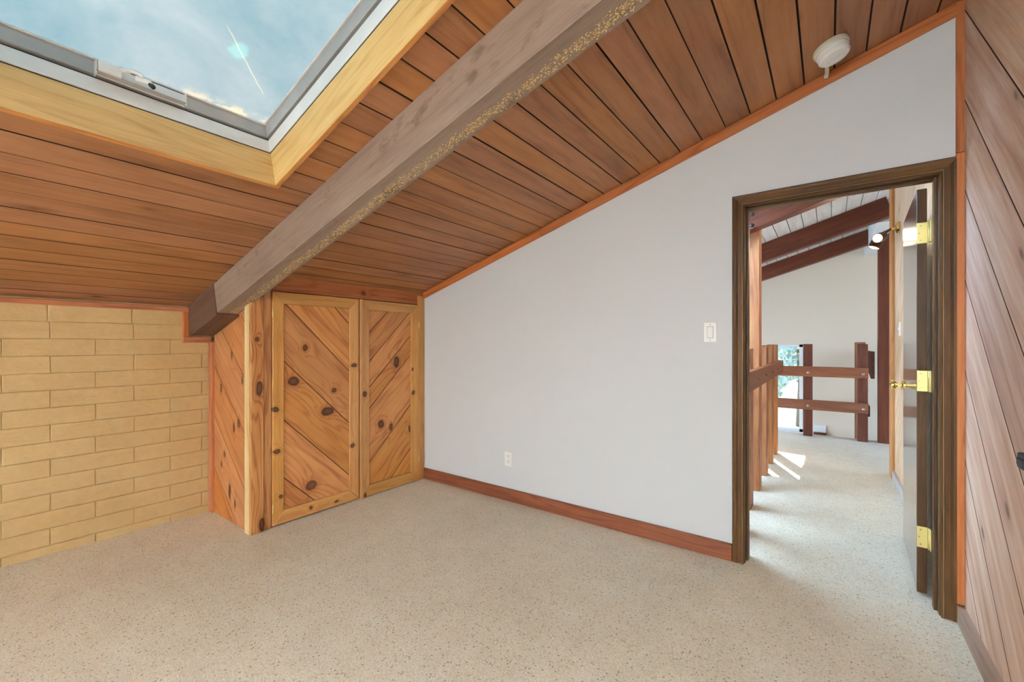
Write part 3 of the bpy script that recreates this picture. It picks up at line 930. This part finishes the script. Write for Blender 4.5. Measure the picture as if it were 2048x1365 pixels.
def closet_door(y0, y1, z0, z1, st, cuts, sgn, xoff, name_extra):
    d = box('door', (XF - 0.016, y0 + 0.004, z0 + 0.004), (XF - 0.004 + xoff, y1 - 0.004, z1 - 0.004), M['backing'], clo, 0)
    # stiles full height with mitred rails: polygon boards in (Y, Z) seen from +X
    fx = XF - 0.004 + xoff
    t = 0.024
    O = (fx, 0, 0)
    ly0, ly1, lz0, lz1 = y0 + st[0], y1 - st[1], z0 + st[2], z1 - st[3]
    g = 0.0006
    for nm, poly, a in (('stile', [(y0, z0), (ly0, lz0), (ly0, lz1), (y0, z1)], math.pi / 2), ('stile', [(y1, z0), (y1, z1), (ly1, lz1), (ly1, lz0)], math.pi / 2),
                        ('rail', [(y0 + g, z1), (ly0 + g, lz1), (ly1 - g, lz1), (y1 - g, z1)], 0.0), ('rail', [(y0 + g, z0), (y1 - g, z0), (ly1 - g, lz0), (ly0 + g, lz0)], 0.0)):
        rot_prism(nm, poly, t, O, (0, 1, 0), (0, 0, 1), a, m_frame, d, 0.003)
    region = [(ly0, lz0), (ly1, lz0), (ly1, lz1), (ly0, lz1)]
    cs = [-9] + cuts + [9]
    for lo, hi in zip(cs[:-1], cs[1:]):
        p = clip(region, -sgn, 1, hi - 0.0016)
        if len(p) > 2: p = clip(p, sgn, -1, -(lo + 0.0016))
        if len(p) > 2 and abs(area2(p)) > 0.0004:
            dark_sides(rot_prism('plank', p, 0.012, O, (0, 1, 0), (0, 0, 1), sgn * math.pi / 4, m_plank, d, 0.0015), M['joint'])
    return d


dL = closet_door(1.390, 2.054, 0.012, 1.607, (0.074, 0.082, 0.088, 0.080), [1.79, 2.19, 2.598, 3.008, 3.38], -1, 0.0, 'L')
dR = closet_door(2.066, 2.673, 0.006, 1.605, (0.080, 0.088, 0.090, 0.080), [-2.27, -1.88, -1.435, -1.26, -1.045, -0.812], 1, 0.006, 'R')
box('astragal', (XF + 0.020, 2.058, 0.002), (XF + 0.032, 2.080, 1.606), m_frame, dR, 0.002)
for zz in (1.46, 0.13): tube('hinge', [(XF + 0.024, 1.388, zz - 0.03), (XF + 0.024, 1.388, zz + 0.03)], 0.004, M['brass_dull'], dL, 8)
for zz in (1.42, 0.20): tube('hinge', [(XF + 0.028, 2.676, zz - 0.03), (XF + 0.028, 2.676, zz + 0.03)], 0.004, M['brass_dull'], dR, 8)

# ------------------------------------------------------------------ skylight
wk = empty('window_1', ((SKX0 + SKX1) / 2, (SKY0 + SKY1) / 2, zc((SKX0 + SKX1) / 2)))
struct(wk, 'opening skylight with pine lined well and cloudy pane', 'window')


def sk(x, y, h): return Vector((x, y, zc(x))) + SN * h


LS = (SKX1 - SKX0) * K; LY = SKY1 - SKY0
cxs = (SKX0 + SKX1) / 2; cys = (SKY0 + SKY1) / 2
TH = 0.019
lo_h, wood_h = -0.012, 0.156
hc = (lo_h + wood_h) / 2; hd = wood_h - lo_h
# lower / upper boards run along Y, side boards run up the slope; inner faces at the well edges
obox('lining_board', sk(SKX0, cys, hc) - SU * TH / 2, (0, 1, 0), SU, LY + 2 * TH, TH, hd, M['curb'], wk, 0.0015)
obox('lining_board', sk(SKX1, cys, hc) + SU * TH / 2, (0, 1, 0), SU, LY + 2 * TH, TH, hd, M['curb'], wk, 0.0015)
for y, s in ((SKY0, -1), (SKY1, 1)):
    obox('lining_board', sk(cxs, y, hc) + Vector((0, s * TH / 2, 0)), SU, SN, LS, hd, TH, M['curb'], wk, 0.0015)
for x, sg in ((SKX0, -1), (SKX1, 1)):
    obox('edge_strip', sk(x, cys, lo_h - 0.0015) + SU * sg * 0.011, (0, 1, 0), SU, LY + 0.04, 0.020, 0.003, M['edge'], wk, 0.0008)
for y, sg in ((SKY0, -1), (SKY1, 1)):
    obox('edge_strip', sk(cxs, y, lo_h - 0.0015) + Vector((0, sg * 0.011, 0)), SU, (0, 1, 0), LS, 0.020, 0.003, M['edge'], wk, 0.0008)
# aluminium curb frame and sash


def ring(name, h0, h1, ins, thick, mat):
    hc_ = (h0 + h1) / 2; hh = h1 - h0
    for x, s in ((SKX0, 1), (SKX1, -1)):
        obox(name, sk(x, cys, hc_) + SU * s * (ins - thick / 2), (0, 1, 0), SU, LY - 2 * ins + 2 * thick, thick, hh, mat, wk, 0.002)
    for y, s in ((SKY0, 1), (SKY1, -1)):
        obox(name, sk(cxs, y, hc_) + Vector((0, s * (ins - thick / 2), 0)), SU, SN, LS - 2 * ins, hh, thick, mat, wk, 0.002)


ring('seal_strip', wood_h, wood_h + 0.004, 0.001, 0.02, M['seal'])
ring('curb_frame', wood_h + 0.004, 0.224, 0.004, 0.024, M['alu'])
ring('seal_strip', 0.224, 0.236, -0.006, 0.012, M['seal'])
ring('sash_frame', 0.236, 0.296, 0.010, 0.030, M['alu_grey'])
ring('sash_lip', 0.296, 0.304, 0.018, 0.045, M['alu'])
# pane
pane = obox('pane', sk(cxs, cys, 0.308), SU, (0, 1, 0), LS + 0.02, LY + 0.02, 0.005, M['sheet'], wk, 0)
# dirt and scratch painted in the sheet material (pane local coordinates: x up the slope, y along Y)
g = _g
px_, py_ = _sp.outputs[0], _sp.outputs[1]
dn = g.n('ShaderNodeTexNoise'); dn.inputs['Scale'].default_value = 22.0; dn.inputs['Detail'].default_value = 4.0
tcn = g.n('ShaderNodeTexCoord'); g.l(tcn.outputs['Object'], dn.inputs['Vector'])
low = g.math('MULTIPLY', g.maprange(px_, -LS / 2 + 0.075, -LS / 2 + 0.02), g.maprange(py_, 0.10, 0.45))
dirt = g.math('MULTIPLY', low, g.maprange(dn.outputs['Fac'], 0.42, 0.6))
c1 = g.mix(dirt, _col, (0.50, 0.44, 0.36))
ptc = g.math('ADD', g.math('POWER', g.math('DIVIDE', g.math('SUBTRACT', px_, -0.338), 0.05), 2.0), g.math('POWER', g.math('DIVIDE', g.math('SUBTRACT', py_, 0.368), 0.035), 2.0))
c2 = g.mix(g.maprange(g.math('ADD', ptc, g.math('MULTIPLY', dn.outputs['Fac'], 2.6)), 1.6, 2.4, 0.6, 0), c1, (0.31, 0.45, 0.43))
sc_ = g.math('ABSOLUTE', g.math('SUBTRACT', py_, g.math('ADD', g.math('MULTIPLY', px_, -0.95), g.math('ADD', 0.048, g.math('MULTIPLY', dn.outputs['Fac'], 0.012)))))
scm = g.math('MULTIPLY', g.maprange(sc_, 0.004, 0.001), g.math('MULTIPLY', g.maprange(px_, -0.52, -0.48), g.maprange(px_, -0.24, -0.28)))
c3 = g.mix(g.math('MULTIPLY', scm, 0.55), c2, (0.62, 0.54, 0.42))
g.l(c3, _tr.inputs[0]); g.l(c3, _df.inputs[0])

milky = bpy.data.materials.new('milky_skylight_sheet'); milky.use_nodes = True
_n = milky.node_tree; _n.nodes.clear()
_o = _n.nodes.new('ShaderNodeOutputMaterial'); _t = _n.nodes.new('ShaderNodeBsdfTranslucent'); _t.inputs[0].default_value = (0.8, 0.85, 0.88, 1)
_n.links.new(_t.outputs[0], _o.inputs['Surface'])
w6 = empty('added_window_6', (-0.19, -1.32, zc(-0.19))); struct(w6, 'added skylight with a milky sheet for fill light, unseen behind the viewer', 'window')  # out-of-view skylight added to give top fill light
obox('pane', Vector(((RSX0 + RSX1) / 2, (RSY0 + RSY1) / 2, zc((RSX0 + RSX1) / 2))) + SN * 0.11, SU, (0, 1, 0), (RSX1 - RSX0) * K + 0.06, RSY1 - RSY0 + 0.06, 0.006, milky, w6, 0)
# crank operator on the lower sash
hx = SKX0
ho = obox('operator_housing', sk(hx, 0.502, 0.254) + SU * 0.022, (0, 1, 0), SU, 0.270, 0.026, 0.044, M['alu'], wk, 0.003)
obox('end_plate', sk(hx, 0.366, 0.252) + SU * 0.024, (0, 0, 1), (0, 1, 0), 0.056, 0.004, 0.034, M['alu'], ho, 0.001)
obox('end_plate', sk(hx, 0.637, 0.256) + SU * 0.022, (0, 0, 1), (0, 1, 0), 0.050, 0.006, 0.030, M['alu'], ho, 0.001)
obox('gear_cover', sk(hx, 0.402, 0.252) + SU * 0.042, (0, 1, 0), SU, 0.064, 0.020, 0.042, M['plastic'], ho, 0.003)
obox('slot_shadow', sk(hx, 0.500, 0.2755) + SU * 0.0335, (0, 1, 0), SU, 0.262, 0.004, 0.003, M['seal'], ho, 0)
obox('lower_lip', sk(hx, 0.500, 0.2325) + SU * 0.030, (0, 1, 0), SU, 0.270, 0.020, 0.004, M['alu_grey'], ho, 0.001)
q0 = sk(hx, 0.440, 0.258) + SU * 0.054
tube('crank_arm', [q0 + Vector((0, -0.012, 0.004)), q0, q0 + Vector((0.006, 0.022, 0.008)), q0 + Vector((0.012, 0.042, 0.004)), q0 + Vector((0.014, 0.050, -0.014))], 0.0085, M['plastic'], ho, 10)
q1 = q0 + Vector((0.014, 0.030, -0.016))
tube('crank_handle', [q1, q1 + Vector((0.012, 0.036, -0.002)), q1 + Vector((0.020, 0.044, -0.014))], 0.0095, M['plastic'], ho, 10)
tube('socket', [q1 + Vector((0.018, 0.040, -0.012)), q1 + Vector((0.030, 0.046, -0.024))], 0.0085, M['seal'], ho, 10)

# ------------------------------------------------------------------ smoke detector, switch, outlet
dcen = Vector((0.004, 2.515, zc(0.004)))
det = empty('smoke_detector', dcen)
tag(det, 'round ivory smoke detector on the ceiling above the doorway', 'smoke detector')
Md = frame(dcen, (0, 1, 0), SU); Md = frame(dcen, SU, Vector((0, 1, 0)))
# local z must point down from the ceiling
Md = frame(dcen, SU, (0, -1, 0))
lathe('base', [(0, -0.0014), (0.070, -0.0014), (0.072, 0.0042), (0.071, 0.0168), (0.067, 0.0196), (0, 0.0196)], Md, M['ivory'], det, 40)
lathe('cover', [(0, 0.0182), (0.063, 0.0182), (0.066, 0.0238), (0.065, 0.0336), (0.060, 0.0364), (0.060, 0.0420), (0.064, 0.0448), (0.063, 0.0546), (0.056, 0.0616), (0.030, 0.0644), (0.028, 0.0623), (0.018, 0.0623), (0, 0.0644)], Md, M['plastic'], det, 40)
lathe('button', [(0, 0.0630), (0.009, 0.0630), (0.008, 0.067), (0, 0.0675)], Md @ Matrix.Translation((0.024, 0.018, 0)), M['plastic'], det, 16)
a = Vector((-0.006, 2.565, zc(-0.006) - 0.012)); b_ = Vector((-0.012, YW - 0.010, zc(-0.012) - 0.030))
obox('wire_cover', (a + Vector((-0.012, YW - 0.012, zc(-0.012) - 0.014))) / 2, (0, 1, 0), SU, 0.165, 0.018, 0.012, M['ivory'], det, 0.002)
box('wire_drop', (-0.021, YW - 0.030, zc(-0.012) - 0.030), (-0.003, YW - 0.019, zc(-0.012) - 0.004), M['ivory'], det, 0.002)

sw = empty('light_switch', (-0.566, YW, 1.318)); tag(sw, 'white rocker light switch beside the door casing', 'light switch')
box('plate', (-0.602, YW - 0.006, 1.259), (-0.531, YW, 1.377), M['plastic'], sw, 0.003)
obox('rocker', (-0.5665, YW - 0.008, 1.318), (0, math.sin(0.07), math.cos(0.07)), (1, 0, 0), 0.066, 0.032, 0.006, M['plastic'], sw, 0.0015)
box('recess', (-0.5845, YW - 0.0066, 1.283), (-0.5485, YW - 0.0055, 1.353), plain('switch_gap', (0.45, 0.45, 0.44)), sw, 0)
for zz in (1.364, 1.272): lathe('screw', [(0, 0), (0.003, 0), (0.002, 0.001), (0, 0.001)], frame((-0.5665, YW - 0.006, zz), (1, 0, 0), (0, 0, 1)), M['steel'], sw, 8)

ou = empty('outlet', (-2.06, YW, 0.33)); tag(ou, 'white double power outlet low on the white wall', 'outlet')
box('plate', (-2.097, YW - 0.005, 0.272), (-2.025, YW, 0.388), M['plastic'], ou, 0.0025)
for zz in (0.351, 0.309):
    rc = box('receptacle', (-2.078, YW - 0.0075, zz - 0.017), (-2.044, YW - 0.004, zz + 0.017), M['plastic'], ou, 0.002)
    for dx in (-0.007, 0.007): box('slot', (-2.061 + dx - 0.0012, YW - 0.0082, zz + 0.001), (-2.061 + dx + 0.0012, YW - 0.0070, zz + 0.010), M['gap'], rc, 0)
    lathe('ground_hole', [(0, 0), (0.003, 0), (0.003, 0.0006), (0, 0.0006)], frame((-2.061, YW - 0.0076, zz - 0.008), (1, 0, 0), (0, 0, 1)), M['gap'], rc, 10)

# ------------------------------------------------------------------ the hall beyond the door
YF = 8.30
# lower floor and outer walls
lf = multi_box('floor_lower', [((-4.1, 2.885, -2.70), (3.3, YF, -2.60))], plain('lower_floor', (0.55, 0.48, 0.38), rough=0.6, nscale=3, namt=0.15))
struct(lf, 'pale floor of the storey below the landing', 'floor')
WX0, WX1, WZ0, WZ1 = -1.75, -0.335, -0.16, 1.236
bm = bmesh.new()


def wall_piece(bm, poly, y0, y1):
    a = [bm.verts.new((p[0], y0, p[1])) for p in poly]; b = [bm.verts.new((p[0], y1, p[1])) for p in poly]
    bm.faces.new(a); bm.faces.new(list(reversed(b)))
    n = len(poly)
    for i in range(n): bm.faces.new((a[i], a[(i + 1) % n], b[(i + 1) % n], b[i]))


for poly in ([(-4.1, -2.7), (WX0, -2.7), (WX0, zc(WX0)), (-4.1, zc(-4.1))], [(WX0, -2.7), (WX1, -2.7), (WX1, WZ0), (WX0, WZ0)],
             [(WX0, WZ1), (WX1, WZ1), (WX1, zc(WX1)), (WX0, zc(WX0))], [(WX1, -2.7), (3.3, -2.7), (3.3, zc(3.3)), (WX1, zc(WX1))]):
    wall_piece(bm, poly, YF, YF + 0.14)
o = link('wall_hall_far', bm_mesh(bm, 'wall_hall_far'), M['wall_far'], Matrix.Identity(4))
struct(o, 'tall cream wall at the far end of the hall', 'wall')
o = multi_box('wall_hall_left', [((-4.2, 2.885, -2.7), (-4.1, 3.6, 1.45)), ((-4.2, 7.4, -2.7), (-4.1, YF + 0.14, 1.45)), ((-4.2, 3.6, -2.7), (-4.1, 7.4, -1.2)), ((-4.2, 3.6, 1.35), (-4.1, 7.4, 1.45))], M['wall_far'])  # unseen opening added here to let fill light into the hall
struct(o, 'outer wall of the stairwell with a wide opening added for fill light', 'wall')
o = multi_box('wall_hall_side', [((3.2, 2.885, -0.1), (3.3, 5.4, 3.7)), ((3.2, 7.3, -2.7), (3.3, YF + 0.14, 3.7)), ((3.2, 5.4, -2.7), (3.3, 7.3, 0.5)), ((3.2, 5.4, 2.3), (3.3, 7.3, 3.7))], M['wall_far'])  # out-of-view opening added for a little fill from the right
struct(o, 'side wall of the upper landing with an opening added for fill light', 'wall')
o = box('wall_stair_back', (-4.2, 2.76, -2.7), (-0.60, 2.884, -0.13), M['wall_far'], None, 0)
struct(o, 'lower stairwell wall under the bedroom', 'wall')
o = box('wall_landing_end', (-0.598, 7.24, -2.7), (3.2, 7.25, -0.125), M['wall_far'], None, 0)
struct(o, 'wall below the landing edge', 'wall')

# roof over the hall
HSX0, HSX1, HSY0, HSY1 = -1.75, -0.86, 6.12, 7.34
bm = bmesh.new()
for r in ((-4.2, HSX0, 2.82, YF + 0.14), (HSX1, 3.3, 2.82, YF + 0.14), (HSX0, HSX1, 2.82, 3.05), (HSX0, HSX1, 3.98, HSY0), (HSX0, HSX1, HSY1, YF + 0.14)):
    slab(bm, r[0], r[1], r[2], r[3], 0.019, 0.10)
ch = link('ceiling_hall', bm_mesh(bm, 'ceiling_hall'), M['deck'], Matrix.Identity(4))
struct(ch, 'sloping whitewashed board ceiling of the hall', 'ceiling')
for k in range(-9, 25):
    c_hi = C0 - PITCH * k; c_lo = c_hi - PITCH
    xm = (c_hi + c_lo) / 2 / K
    segs = [(2.886, YF)]
    if c_hi / K > HSX0 and c_lo / K < HSX1: segs = [(2.886, 3.05), (3.98, HSY0), (HSY1, YF)]
    for y0, y1 in segs:
        obox('ceiling_board', Vector((xm, (y0 + y1) / 2, zc(xm))) + SN * 0.010, (0, 1, 0), SU, y1 - y0, PITCH - 0.006, 0.020, M['ceil_hall'], ch, 0.003)
w5 = empty('added_window_5', (-1.27, 3.515, zc(-1.27))); struct(w5, 'added milky skylight over the stairwell nearer the bedroom, unseen, for fill light', 'window')  # added out of view to brighten the carpet near the doorway
obox('pane', Vector((-1.265, 3.515, zc(-1.265))) + SN * 0.11, SU, (0, 1, 0), 1.05, 0.97, 0.006, milky, w5, 0)
w4 = empty('window_4', ((HSX0 + HSX1) / 2, (HSY0 + HSY1) / 2, zc(-1.2))); struct(w4, 'clear skylight over the stairwell', 'window')
obox('pane', Vector((-1.265, 6.73, zc(-1.265))) + SN * 0.11, SU, (0, 1, 0), 1.05, 1.26, 0.006, M['glass'], w4, 0)


def roof_beam(x0, x1, y0, y1, d, label):
    xm = (x0 + x1) / 2; ym = (y0 + y1) / 2
    o = obox('roof_beam', Vector((xm, ym, zc(xm))) - SN * (d / K / 2), SU, (0, 1, 0), (x1 - x0) * K, y1 - y0, d / K, M['beamred'], None, 0.004)
    return tag(o, label, 'beam', 'red-brown roof beams of the hall')


bA = roof_beam(-4.05, 0.49, 4.04, 4.168, 0.294, 'red-brown hall beam with two bolts, nearest to the doorway')
for zz in (2.318, 2.228):
    lathe('bolt', [(0, 0), (0.017, 0), (0.016, 0.004), (0.010, 0.008), (0, 0.009)], frame((-0.512, 4.0398, zz), (1, 0, 0), (0, 0, 1)), M['iron'], bA, 16)
roof_beam(-4.05, 0.48, 5.93, 6.062, 0.218, 'middle red-brown roof beam of the hall, ending at the white ridge')
roof_beam(-4.05, 0.48, 7.395, 7.525, 0.200, 'farthest red-brown roof beam, above the cream wall')
rb = box('ridge_beam', (0.42, 6.062, 2.55), (0.565, YF, 2.80), plain('white_ridge_paint', (0.74, 0.74, 0.75), rough=0.6), None, 0.003)
tag(rb, 'white painted ridge beam over the end of the hall', 'beam')

# hall side wall of diagonal cedar
whr = box('wall_hall_right', (XCED + 0.0, 2.886, 0), (XCED + 0.10, 5.44, 2.82), M['backing'], None, 0)
struct(whr, 'hall side wall of diagonal cedar planks behind the open door', 'wall')
m_hc = wood('hall_cedar', (0.46, 0.26, 0.14), (0.66, 0.44, 0.28), (0.78, 0.58, 0.40), rough=0.55, ring=6, ringamt=0.35, var=0.1, rnd_knots=0.16)
reg = [(-5.44, 0.0), (-2.886, 0.0), (-2.886, zc(XCED)), (-5.44, zc(XCED))]
for p in diag(reg, -0.40, 0.40, -14, 22, 1):
    rot_prism('plank', p, 0.018, (XCED + 0.004, 0, 0), (0, -1, 0), (0, 0, 1), math.pi / 4, m_hc, whr, 0.0025)
o = box('trim_12', (XCED - 0.036, 5.26, 0), (XCED - 0.013, 5.46, 2.74), wood('hall_end_trim', (0.34, 0.13, 0.04), (0.50, 0.22, 0.07), (0.60, 0.31, 0.11), var=0, rnd_knots=0.1), None, 0.003)
struct(o, 'orange trim board at the end of the hall side wall', 'trim')
o = box('baseboard_hall', (XCED - 0.034, 3.74, 0), (XCED - 0.0135, 5.255, 0.085), plain('hall_baseboard', (0.50, 0.47, 0.46), rough=0.5, nscale=9, namt=0.2), None, 0.002)
struct(o, 'greyish baseboard along the hall side wall', 'baseboard')
hs_ = empty('light_switch', (XCED - 0.014, 4.87, 1.375)); tag(hs_, 'white switch plate on the hall cedar wall beyond the door', 'light switch')
box('plate', (XCED - 0.021, 4.835, 1.317), (XCED - 0.014, 4.905, 1.433), M['plastic'], hs_, 0.003)
box('toggle', (XCED - 0.030, 4.865, 1.365), (XCED - 0.020, 4.875, 1.388), M['plastic'], hs_, 0.002)

# railing on the left of the hall: posts .14 x .10 with a rail on the hall side
rl = empty('railing', (-0.50, 4.6, 0)); tag(rl, 'wooden railing of upright posts along the left side of the hall', 'railing')
tops = [1.215, 1.215, 0, 1.225, 1.235, 1.24, 1.24]
for i, y in enumerate((3.30, 3.80, 4.31, 4.83, 5.33, 5.80)):
    z1 = tops[i] if i != 2 else 2.26
    if i == 2: continue
    box('baluster', (-0.572, y - 0.14, 0), (-0.472, y, z1), M['post'], rl, 0.004)
hr = box('handrail', (-0.471, 2.90, 0.918), (-0.430, 5.93, 1.058), M['rail'], rl, 0.004)
for y in (3.73, 4.24, 4.76, 5.26, 5.73):
    lathe('bolt', [(0, 0), (0.011, 0), (0.010, 0.003), (0, 0.005)], frame((-0.430, y, 0.985), (0, 1, 0), (0, 0, 1)), M['iron'], hr, 12)
tp = box('roof_post', (-0.572, 4.17, 0), (-0.472, 4.312, zc(-0.572) - 0.002), M['post'], None, 0.004)
tag(tp, 'tall orange-brown post in the hall railing, carrying the nearest beam', 'post')
# end railing across the landing
re = empty('railing', (-0.1, 7.10, 0)); tag(re, 'two-rail wooden railing across the far end of the landing', 'railing')
for z0, z1 in ((0.808, 0.944), (0.362, 0.496)):
    rr_ = box('rail', (-0.62, 7.03, z0), (0.400, 7.07, z1), M['rail'], re, 0.004)
    for x in (-0.225, 0.350):
        lathe('bolt', [(0, 0), (0.018, 0), (0.017, 0.004), (0.008, 0.010), (0, 0.011)], frame((x, 7.03, (z0 + z1) / 2 - 0.012), (1, 0, 0), (0, 0, 1)), M['steel'], rr_, 14)
for x0, x1 in ((-0.284, -0.180), (0.292, 0.398)):
    box('post', (x0, 7.072, 0.0), (x1, 7.18, 1.245), M['beamred'], re, 0.004)
st = empty('railing', (0.34, 7.8, 0)); tag(st, 'receding stair railing posts beyond the landing end', 'railing')
for i, y in enumerate((7.40, 7.68, 7.96)):
    box('post', (0.300, y, -0.9), (0.392, y + 0.06, 1.27), M['post'], st, 0.004)
box('rail', (0.394, 7.26, 0.30), (0.430, 8.2, 0.44), M['beamred'], st, 0.004)
pts = [(7.20, 1.15), (8.2, 1.15), (8.2, 0.95), (7.20, 0.80)]
prism('stair_rail', pts, 0.04, frame((0.432, 0, 0), (0, 1, 0), (0, 0, 1)), M['beamred'], st, 0.003)
colm = box('roof_post', (0.50, 7.10, 0), (0.645, 7.235, zc(0.57) - 0.01), M['beamred'], None, 0.004)
tag(colm, 'dark red-brown square column at the end of the hall', 'post')

# far window, vent box
w2 = empty('window_2', ((WX0 + WX1) / 2, YF + 0.05, WZ0)); struct(w2, 'tall white framed window in the far cream wall', 'window')
for a, b_ in (((WX0, YF - 0.01, WZ0), (WX0 + 0.05, YF + 0.09, WZ1)), ((WX1 - 0.05, YF - 0.01, WZ0), (WX1, YF + 0.09, WZ1)), ((WX0, YF - 0.01, WZ0), (WX1, YF + 0.09, WZ0 + 0.045)), ((WX0, YF - 0.01, WZ1 - 0.04), (WX1, YF + 0.09, WZ1))):
    box('frame', a, b_, M['white_frame'], w2)
box('sill', (WX0 - 0.03, YF - 0.05, WZ0 - 0.03), (WX1 + 0.03, YF + 0.09, WZ0), M['white_frame'], w2, 0.004)
box('pane', (WX0 + 0.05, YF + 0.035, WZ0 + 0.045), (WX1 - 0.05, YF + 0.041, WZ1 - 0.04), M['glass'], w2, 0)
vb = box('wall_ledge', (-0.196, YF - 0.09, -0.20), (-0.03, YF, -0.135), M['beamred'], None, 0.004)
tag(vb, 'small brown wooden ledge low on the cream wall', 'ledge')
box('cover_plate', (-0.190, YF - 0.03, -0.135), (-0.036, YF, -0.02), M['white_frame'], vb, 0.004)

# spotlight on the hall wall
spl = empty('wall_spotlight', (XCED - 0.016, 4.95, 2.247)); tag(spl, 'lit bronze twin spotlight on a brass wall mount in the hall', 'lamp')
lathe('mount', [(0, 0), (0.055, 0), (0.056, 0.006), (0.045, 0.018), (0.020, 0.024), (0.012, 0.026), (0.012, 0.052), (0, 0.052)], frame((XCED - 0.014, 4.95, 2.247), (0, 0, 1), (0, 1, 0)), M['brass'], spl, 28)


def head(tip, dirv, r, ln):
    dirv = Vector(dirv).normalized()
    q = dirv.to_track_quat('Z', 'Y').to_matrix().to_4x4()
    q.translation = Vector(tip) - dirv * ln
    s = lathe('lamp_head', [(0, 0), (r * 0.55, 0.0), (r * 0.8, 0.012), (r, 0.045), (r * 1.02, ln), (r * 0.93, ln), (r * 0.9, ln - 0.012), (0, ln - 0.014)], q, M['bronze'], spl, 28)
    lathe('bulb', [(0, ln - 0.010), (r * 0.86, ln - 0.010), (r * 0.84, ln - 0.004), (r * 0.5, ln + 0.003), (0, ln + 0.005)], q, M['bulb'], s, 28)
    return s


head((0.335, 4.86, 2.160), (-0.55, -1.0, -0.32), 0.040, 0.12)
head((0.325, 5.08, 2.118), (-0.45, -0.10, -1.0), 0.044, 0.12)
tube('arm', [(XCED - 0.06, 4.95, 2.247), (0.42, 4.96, 2.235), (0.39, 4.98, 2.215)], 0.009, M['bronze'], spl, 10)
tube('arm', [(XCED - 0.06, 4.95, 2.247), (0.42, 5.02, 2.25), (0.385, 5.09, 2.245)], 0.009, M['bronze'], spl, 10)
for nm, loc, dv, pw in (('spot_a', (0.335 - 0.01, 4.86 - 0.02, 2.155), (-0.55, -1.0, -0.32), 14), ('spot_b', (0.340, 5.055, 2.12), (-0.45, -0.32, -1.0), 10)):
    d = bpy.data.lights.new(nm, 'SPOT'); d.energy = pw; d.spot_size = math.radians(110); d.spot_blend = 0.8; d.color = (1.0, 0.82, 0.55); d.shadow_soft_size = 0.04
    o = bpy.data.objects.new(nm, d); COL.objects.link(o); o.location = loc
    o.rotation_euler = (-Vector(dv)).to_track_quat('Z', 'Y').to_euler()

# ------------------------------------------------------------------ outside the far window
gd = multi_box('ground', [((-30, YF + 1.0, -3.2), (20, 60, -2.9))], M['grass'])
struct(gd, 'sunlit garden ground outside', 'ground')
rt = random.Random(3)


def tree(x, y, h, r, label):
    t = empty('tree', (x, y, -2.9)); tag(t, label, 'tree', 'garden trees beyond the far window')
    tube('trunk', [(x, y, -2.9), (x + 0.1, y, -2.9 + h * 0.5), (x, y + 0.1, -2.9 + h)], 0.16, M['bark'], t, 8)
    bm = bmesh.new()
    for i in range(1500):
        v = Vector((rt.gauss(0, 1), rt.gauss(0, 1), rt.gauss(0, 1))).normalized() * (r * rt.random() ** 0.4)
        v.z *= 0.9
        a = Vector((rt.gauss(0, 1), rt.gauss(0, 1), rt.gauss(0, 1))).normalized() * 0.16
        b = a.orthogonal().normalized() * 0.09
        bm.faces.new([bm.verts.new(v + a), bm.verts.new(v + b), bm.verts.new(v - a), bm.verts.new(v - b)])
    f = link('foliage', bm_mesh(bm, 'foliage'), M['leaf'], Matrix.Translation((x, y, -2.9 + h)), t)
    f['kind'] = 'stuff'


tree(-2.6, 15.5, 3.4, 1.7, 'leafy garden tree seen low through the far window')
tree(-4.6, 21.0, 5.2, 2.6, 'larger garden tree farther off beyond the far window')
tree(-1.2, 26.0, 4.2, 2.2, 'round garden tree at the back of the window view')
